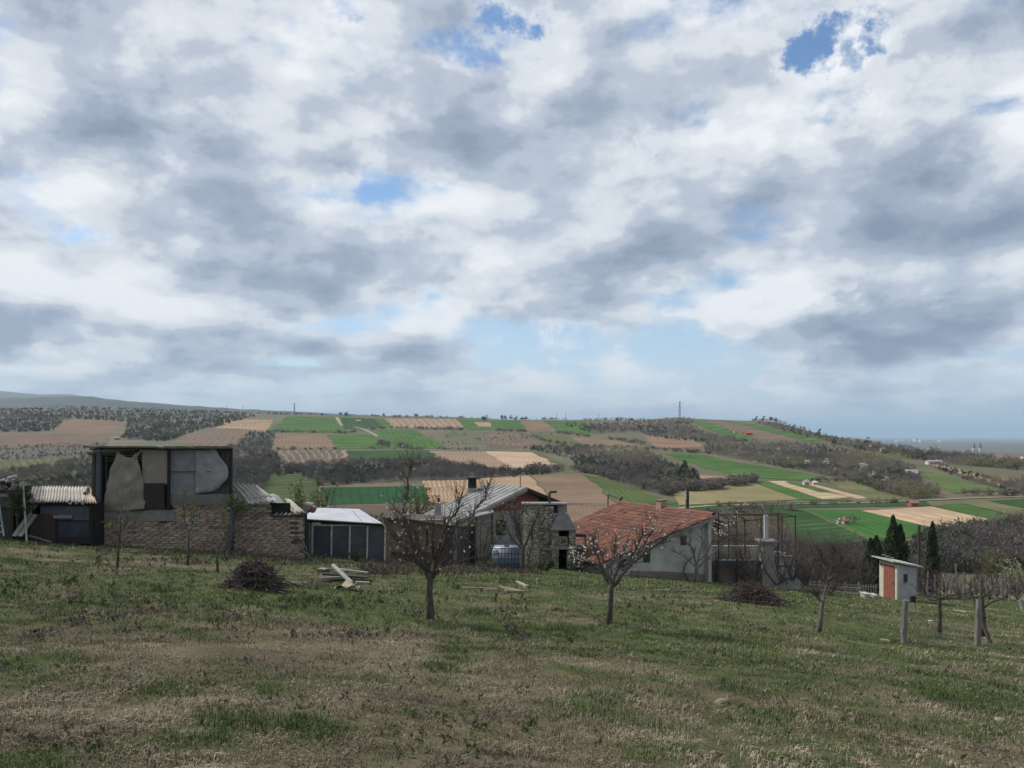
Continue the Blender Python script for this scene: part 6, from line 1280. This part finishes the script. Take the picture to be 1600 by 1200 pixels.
# brush piles
def brush(u, v, w, h, n, label, seed):
    g = ray_near(u, v); px = g[1] / F; W_, H_ = w * px, h * px; rr = np.random.default_rng(seed); t = thing('brush_pile', g, label, 'brush pile'); mb = MB()
    for k in range(n):
        x = rr.normal(0, .27) * W_; yy_ = rr.normal(0, .2) * W_; hz_ = H_ * max(.05, 1 - (x / W_ * 2) ** 2 - (yy_ / W_ * 2) ** 2) * rr.random() ** .7; c = g + (x, yy_ + .3, hz_)
        d = unit(np.array((rr.normal(0, 1), rr.normal(0, .6), abs(rr.normal(0, .3)) - .1 * np.sign(x)))); l = rr.uniform(.25, .75) * W_ * .45; b_ = rr.normal(0, .05, 3)
        p0, p1 = c - d * l * .5, c + d * l * .5; p0[2] = max(p0[2], g[2] - .02); p1[2] = max(p1[2], g[2] - .02); mb.tube([p0, c + b_, p1], [.012, .009, .004], 3, cap=False)
    for k in range(14):
        d = unit(np.array((rr.normal(0.1, .5), rr.normal(0, .3), 1))); c = g + (rr.normal(0, .15) * W_, .3, H_ * .5); mb.tube([c, c + d * H_ * .55, c + d * H_ * .95 + rr.normal(0, .04, 3)], [.01, .007, .003], 3, cap=False)
    mb.build('branches', TWIG, t)['kind'] = 'stuff'
brush(388, 924, 92, 44, 620, 'heap of cut branches before the low brick outbuilding', 1); brush(1180, 944, 92, 30, 620, 'wide heap of cut branches before the terrace', 2)
DULLW = mat('dull_white_board', (.27, .262, .245), (.19, .185, .172), scale=6, bump=.4)
# heap of old boards and sheets
def board(u0, v0, u1, v1, w, th, m, label, group=None, lift=0.0, name='board'):
    a, b = ray_near(u0, v0), ray_near(u1, v1); w *= .75; a = a + (0, 0, lift * .7 + th / 2); b = b + (0, 0, lift * .7 + th / 2); t = thing(name, a, label, 'board', group); mb = MB(); mb.beam(a, b, w, th); mb.build('plank', m, t)
HG = 'boards of the heap before the glazed shed'; HL = 'weathered board in the heap before the glazed shed'
board(497, 906, 578, 908, .16, .04, DWOOD, HL, HG); board(500, 909, 560, 906, .2, .05, GWOOD, HL, HG, .06); board(505, 904, 574, 910, .14, .04, DWOOD, HL, HG, .12); board(498, 903, 536, 902, .15, .05, DWOOD, HL, HG, .18); board(520, 905, 548, 904, .22, .04, GWOOD, 'pale grey slab on top of the board heap', None, .2, 'slab'); board(499, 904, 510, 905, .2, .03, DULLW, 'short whitish board end sticking out of the board heap', None, .28)
board(528, 903, 574, 909, .1, .03, DULLW, 'narrow whitish strip across the board heap', None, .26); board(505, 903, 560, 901, .16, .04, GWOOD, HL, HG, .24); board(556, 913, 577, 914, .14, .06, DULLW, 'pale block beside the board heap', None, .0, 'slab')
t = thing('cement_pipe', ray_near(535, 912), 'pale cement pipe lying slanted over the board heap', 'pipe'); mb = MB(); a, b = ray_near(519, 905) + (0, .1, .28), ray_near(550, 918) + (0, 0, .08); aa = (b - a); mb.tube([a, a + aa * .5, b], .045, 10); mb.build('pipe', mat('grey_cement', (.27, .26, .24), (.2, .19, .18), bump=.4), t)
t = thing('bent_sheet', ray_near(540, 924), 'crumpled pale sheet lying before the board heap', 'sheet'); c = ray_near(540, 924); mb = MB(); G = np.array([[c + (.45 * (s - .5), .3 * q, .1 * math.sin(3.14 * s) + .05 * math.sin(9 * s + 4 * q) + .02) for s in np.linspace(0, 1, 9)] for q in np.linspace(0, 1, 5)]); mb.grid(G, (0, 0, -.012)); mb.build('sheet', mat('cream_sheet', (.36, .32, .24), (.27, .24, .18), bump=.3), t)
board(416, 912, 480, 912, .05, .03, WPAINT, 'thin white lath lying beside the heap of cut branches'); board(722, 921, 776, 922, .08, .05, mat('old_split_wood', (.27, .235, .17), (.2, .17, .125), bump=.5), 'pale split pole lying in the grass beyond the blossoming tree'); board(758, 924, 778, 924, .08, .05, mat('old_split_wood', (.27, .235, .17)), 'short pale log piece crossing the split poles'); board(780, 919, 818, 927, .09, .05, mat('old_split_wood', (.27, .235, .17)), 'pale split pole with a broken end lying in the grass'); board(790, 926, 816, 927, .1, .06, mat('old_split_wood', (.27, .235, .17)), 'thick pale split pole beside the broken one')
board(808, 912, 823, 920, .1, .08, mat('pale_log', (.34, .3, .22), (.26, .22, .16), bump=.3), 'short pale log lying alone near the water tank', None, 0, 'log'); board(1024, 924, 1046, 923, .1, .05, CONCL, 'flat rubble slab lying before the white gable', None, 0, 'slab'); board(1048, 925, 1085, 924, .08, .05, GWOOD, 'grey board lying at the foot of the pale grey tree'); board(1234, 925, 1246, 925, .1, .03, WPAINT, 'small white board in the grass by the flared pillar')
board(1452, 946, 1468, 947, .1, .02, WPAINT, 'white scrap lying behind the wide bare tree'); board(1494, 954, 1510, 957, .1, .03, LWOOD, 'pale plank scrap lying in the vineyard grass'); board(1375, 1001, 1390, 1003, .07, .03, LWOOD, 'pale scrap of wood lying left by the weathered post')
t = thing('white_board', ray_near(1598, 955), 'leaning white board at the vineyard edge', 'board'); c = ray_near(1598, 956); mb = MB(); mb.beam(c, c + (-.08, .1, .5), .1, .03, up=(0, 1, 0)); mb.build('plank', WPAINT, t)
t = thing('white_ball', ray_near(1454, 975), 'small white plastic cup in the grass beside the wide bare tree', 'cup'); c = ray_near(1454, 976); mb = MB(); mb.tube([c + (0, 0, .0), c + (0, 0, .1), c + (0, 0, .102), c + (0, 0, .02)], [.035, .05, .045, .03], 12); mb.build('cup', WPAINT, t)
for i, (u, v, w) in enumerate([(1128, 1097, .17), (1256, 1096, .1), (1562, 1128, .2), (1116, 1180, .08), (1028, 1162, .1), (1330, 1120, .1), (1395, 1118, .07), (1305, 1108, .09), (935, 1096, .05), (1555, 1110, .09)]):
    c = ray_near(u, v); rr = np.random.default_rng(i); t = thing('flat_stone', c, 'pale flat stone bedded in the dry grass', 'stone', 'pale stones in the meadow'); mb = MB(); a = np.sort(rr.uniform(0, 6.28, 9)); rad = w * rr.uniform(.35, .5, 9)
    G = np.array([[c + (math.cos(x) * q_ * ra, math.sin(x) * q_ * ra * .7, hz_) for x, ra in zip(list(a) + [a[0]], list(rad) + [rad[0]])] for q_, hz_ in ((1.05, -.03), (1, .012), (.7, .028), (.02, .032))]); mb.grid(G); mb.build('stone', mat('limestone', (.21, .18, .135), (.15, .125, .095), scale=12, bump=.5), t, smooth=True)

# ================================================================ grass of the meadow
def blades(n, y0, y1, h, w, seg, seed, dry=True, dens=None):
    r = np.random.default_rng(seed); m = int(n * 2.2)
    y = (y0 ** 1.0 + (y1 - y0) * r.random(m) ** 1.15); x = r.uniform(-.78, .78, m) * y + r.uniform(-.6, .6, m)
    g, p, b = meadow(x, y); clump = fbm(x / .22, y / .22, seed + 5, 2)
    pr = (g if not dry else (1.08 - g)) * (1 - .5 * b) * smooth(.25, .6, clump) + .02; keep = r.random(m) < pr; x, y, g, p, clump = x[keep][:n], y[keep][:n], g[keep][:n], p[keep][:n], clump[keep][:n]; n = len(x)
    z = ground_h(x, y) + bumpy(x, y) - .008; base = np.stack([x, y, z], 1)
    big = smooth(.55, .75, fbm(x / .8 + 3, y / .8, seed + 8, 2))
    hh = r.uniform(h[0], h[1], n) * (.6 + .5 * clump + .7 * big); ww = r.uniform(w[0], w[1], n); a = r.random(n) * 6.28; lean = r.uniform(.15, .95 if dry else .65, n)
    wind = np.array((.25, -.1)); D2 = np.stack([np.cos(a), np.sin(a)], 1) + wind; side = np.stack([-np.sin(a), np.cos(a), np.zeros(n)], 1) * ww[:, None] / 2
    d1 = np.concatenate([D2 * lean[:, None] * .35, np.ones((n, 1))], 1) * hh[:, None] * .55; d2 = np.concatenate([D2 * lean[:, None] * 1.0, np.full((n, 1), .9) * (1 - .45 * lean[:, None])], 1) * hh[:, None]
    tint = np.clip(r.normal(.42, .2, n) + .9 * (fbm(x / .9 + 13, y / .6, seed + 31, 3) - .5) - .25 * p, 0, 1)
    if seg == 2:
        V = np.stack([base - side, base + side, base + d1 - side * .75, base + d1 + side * .75, base + d2], 1).reshape(-1, 3); k = (np.arange(n) * 5)[:, None]; T = np.concatenate([k + [0, 1, 3], k + [0, 3, 2], k + [2, 3, 4]]); return V, T, tint.repeat(5)
    V = np.stack([base - side, base + side, base + d2], 1).reshape(-1, 3); return V, np.arange(3 * n).reshape(-1, 3), tint.repeat(3)
DRYM = rand_mat('dry_straw_blades', [(0.112, 0.092, 0.069), (0.196, 0.164, 0.118), (0.280, 0.237, 0.168), (0.403, 0.347, 0.252), (0.515, 0.448, 0.336)], 1, 0, 3, .15, 'tint')
GRNM = rand_mat('green_grass_blades', [(0.035, 0.054, 0.021), (0.061, 0.094, 0.032), (0.085, 0.127, 0.041), (0.118, 0.159, 0.053), (0.177, 0.189, 0.077)], .8, 0, 3, .15, 'tint')
for nm, m_, lab, dry, sd in (('dry_grass', DRYM, 'short dry straw grass covering the meadow', True, 1), ('green_grass', GRNM, 'short green grass in patches on the meadow', False, 2)):
    A1 = blades(150000 if dry else 115000, 3.4, 10.5, (.025, .065), (.0035, .007), 2, sd, dry); A2 = blades(170000 if dry else 170000, 9.5, 24, (.03, .075), (.008, .014), 1, sd + 10, dry); A3 = blades(60000 if dry else 90000, 22, 44, (.045, .11), (.018, .034), 1, sd + 20, dry)
    V, T = cat([A1[:2], A2[:2], A3[:2]]); o = link_mesh(nm, tri_mesh(nm, V, T, np.concatenate([A1[2], A2[2], A3[2]])), m_); props(o, lab, 'grass', kind='stuff')
# dark dead-nettle heads and broad weeds
def weeds(name, label, n, reg, hh, m, seed, wf=.35, thr=.5):
    r = np.random.default_rng(seed); u = r.uniform(reg[0], reg[1], n); v = r.uniform(reg[2], reg[3], n); pos = []
    Yt = np.geomspace(3.3, 45, 260)
    X = (u[:, None] - HU) / F * Yt; d = -(v[:, None] - HV) / F * Yt - g_near(X, np.broadcast_to(Yt, X.shape)); k = np.maximum(1, (d <= 0).argmax(1)); ii = np.arange(n); t0 = d[ii, k - 1] / np.maximum(d[ii, k - 1] - d[ii, k], 1e-6); y = Yt[k - 1] * (1 - t0) + Yt[k] * t0; x = (u - HU) / F * y
    kp = (fbm(x / .7 + seed, y / .6, seed, 3) > thr) & ((d <= 0).any(1)); x, y = x[kp], y[kp]; z = ground_h(x, y) + bumpy(x, y); c = np.stack([x, y, z], 1); n = len(c); h = r.uniform(hh[0], hh[1], n); P0 = []; S = []
    for q in range(5): P0.append(c + np.stack([r.normal(0, .22, n) * h, r.normal(0, .22, n) * h, h * r.uniform(.15, .95, n)], 1)); S.append(h * wf)
    V, T = shards(r, np.concatenate(P0), np.concatenate(S), .9, .5); props(link_mesh(name, tri_mesh(name, V, T, np.clip(r.normal(.5, .25, 5 * n), 0, 1).repeat(3)), m), label, 'weeds', kind='stuff')
PURM = rand_mat('dead_nettle_leaves', [(0.062, 0.050, 0.048), (0.106, 0.080, 0.077), (0.156, 0.115, 0.110), (0.112, 0.106, 0.062)], 1, 0, 3, .2, 'tint'); BRDM = rand_mat('broad_weed_leaves', [(0.041, 0.057, 0.024), (0.068, 0.097, 0.036), (0.108, 0.142, 0.051)], .8, 0, 3, .2, 'tint')
weeds('dead_nettles', 'purplish dead-nettle weeds along the sheds', 3000, (560, 850, 874, 897), (.05, .15), PURM, 3, .3, .42)
weeds('dead_nettles', 'dark withered weeds at the foot of the brick walls', 1100, (150, 620, 862, 884), (.05, .16), PURM, 4, .3, .5)
weeds('dead_nettles', 'dark seed heads scattered over the near meadow', 900, (0, 1600, 1000, 1200), (.03, .07), PURM, 5, .3, .56)
weeds('dead_nettles', 'purplish weed patches in the middle of the meadow', 3000, (0, 1300, 890, 1000), (.04, .1), PURM, 6, .35, .6)
weeds('broad_weeds', 'broad-leaved green weeds in the near meadow', 1700, (0, 1600, 960, 1200), (.025, .06), BRDM, 7, .4, .6)
weeds('broad_weeds', 'lush green weeds along the house fronts', 3200, (0, 1600, 838, 960), (.04, .11), BRDM, 8, .4, .6)

# ---------------------------------------------------------------- air: pale haze round the whole scene
m = bpy.data.materials.new('haze_air'); m.use_nodes = True; t = m.node_tree; t.nodes.clear()
vo = t.nodes.new('ShaderNodeVolumePrincipled'); vo.inputs['Color'].default_value = (.56, .77, 1.0, 1); vo.inputs['Density'].default_value = 7.5e-5; vo.inputs['Anisotropy'].default_value = 0.0
ou = t.nodes.new('ShaderNodeOutputMaterial'); t.links.new(vo.outputs[0], ou.inputs['Volume'])
mb = MB(); mb.box((0, 33000, 275), (160000, 82000, 680)); hz = mb.build('haze', m)
props(hz, 'pale bluish haze lying over the valley and the lowland', 'haze', kind='stuff')
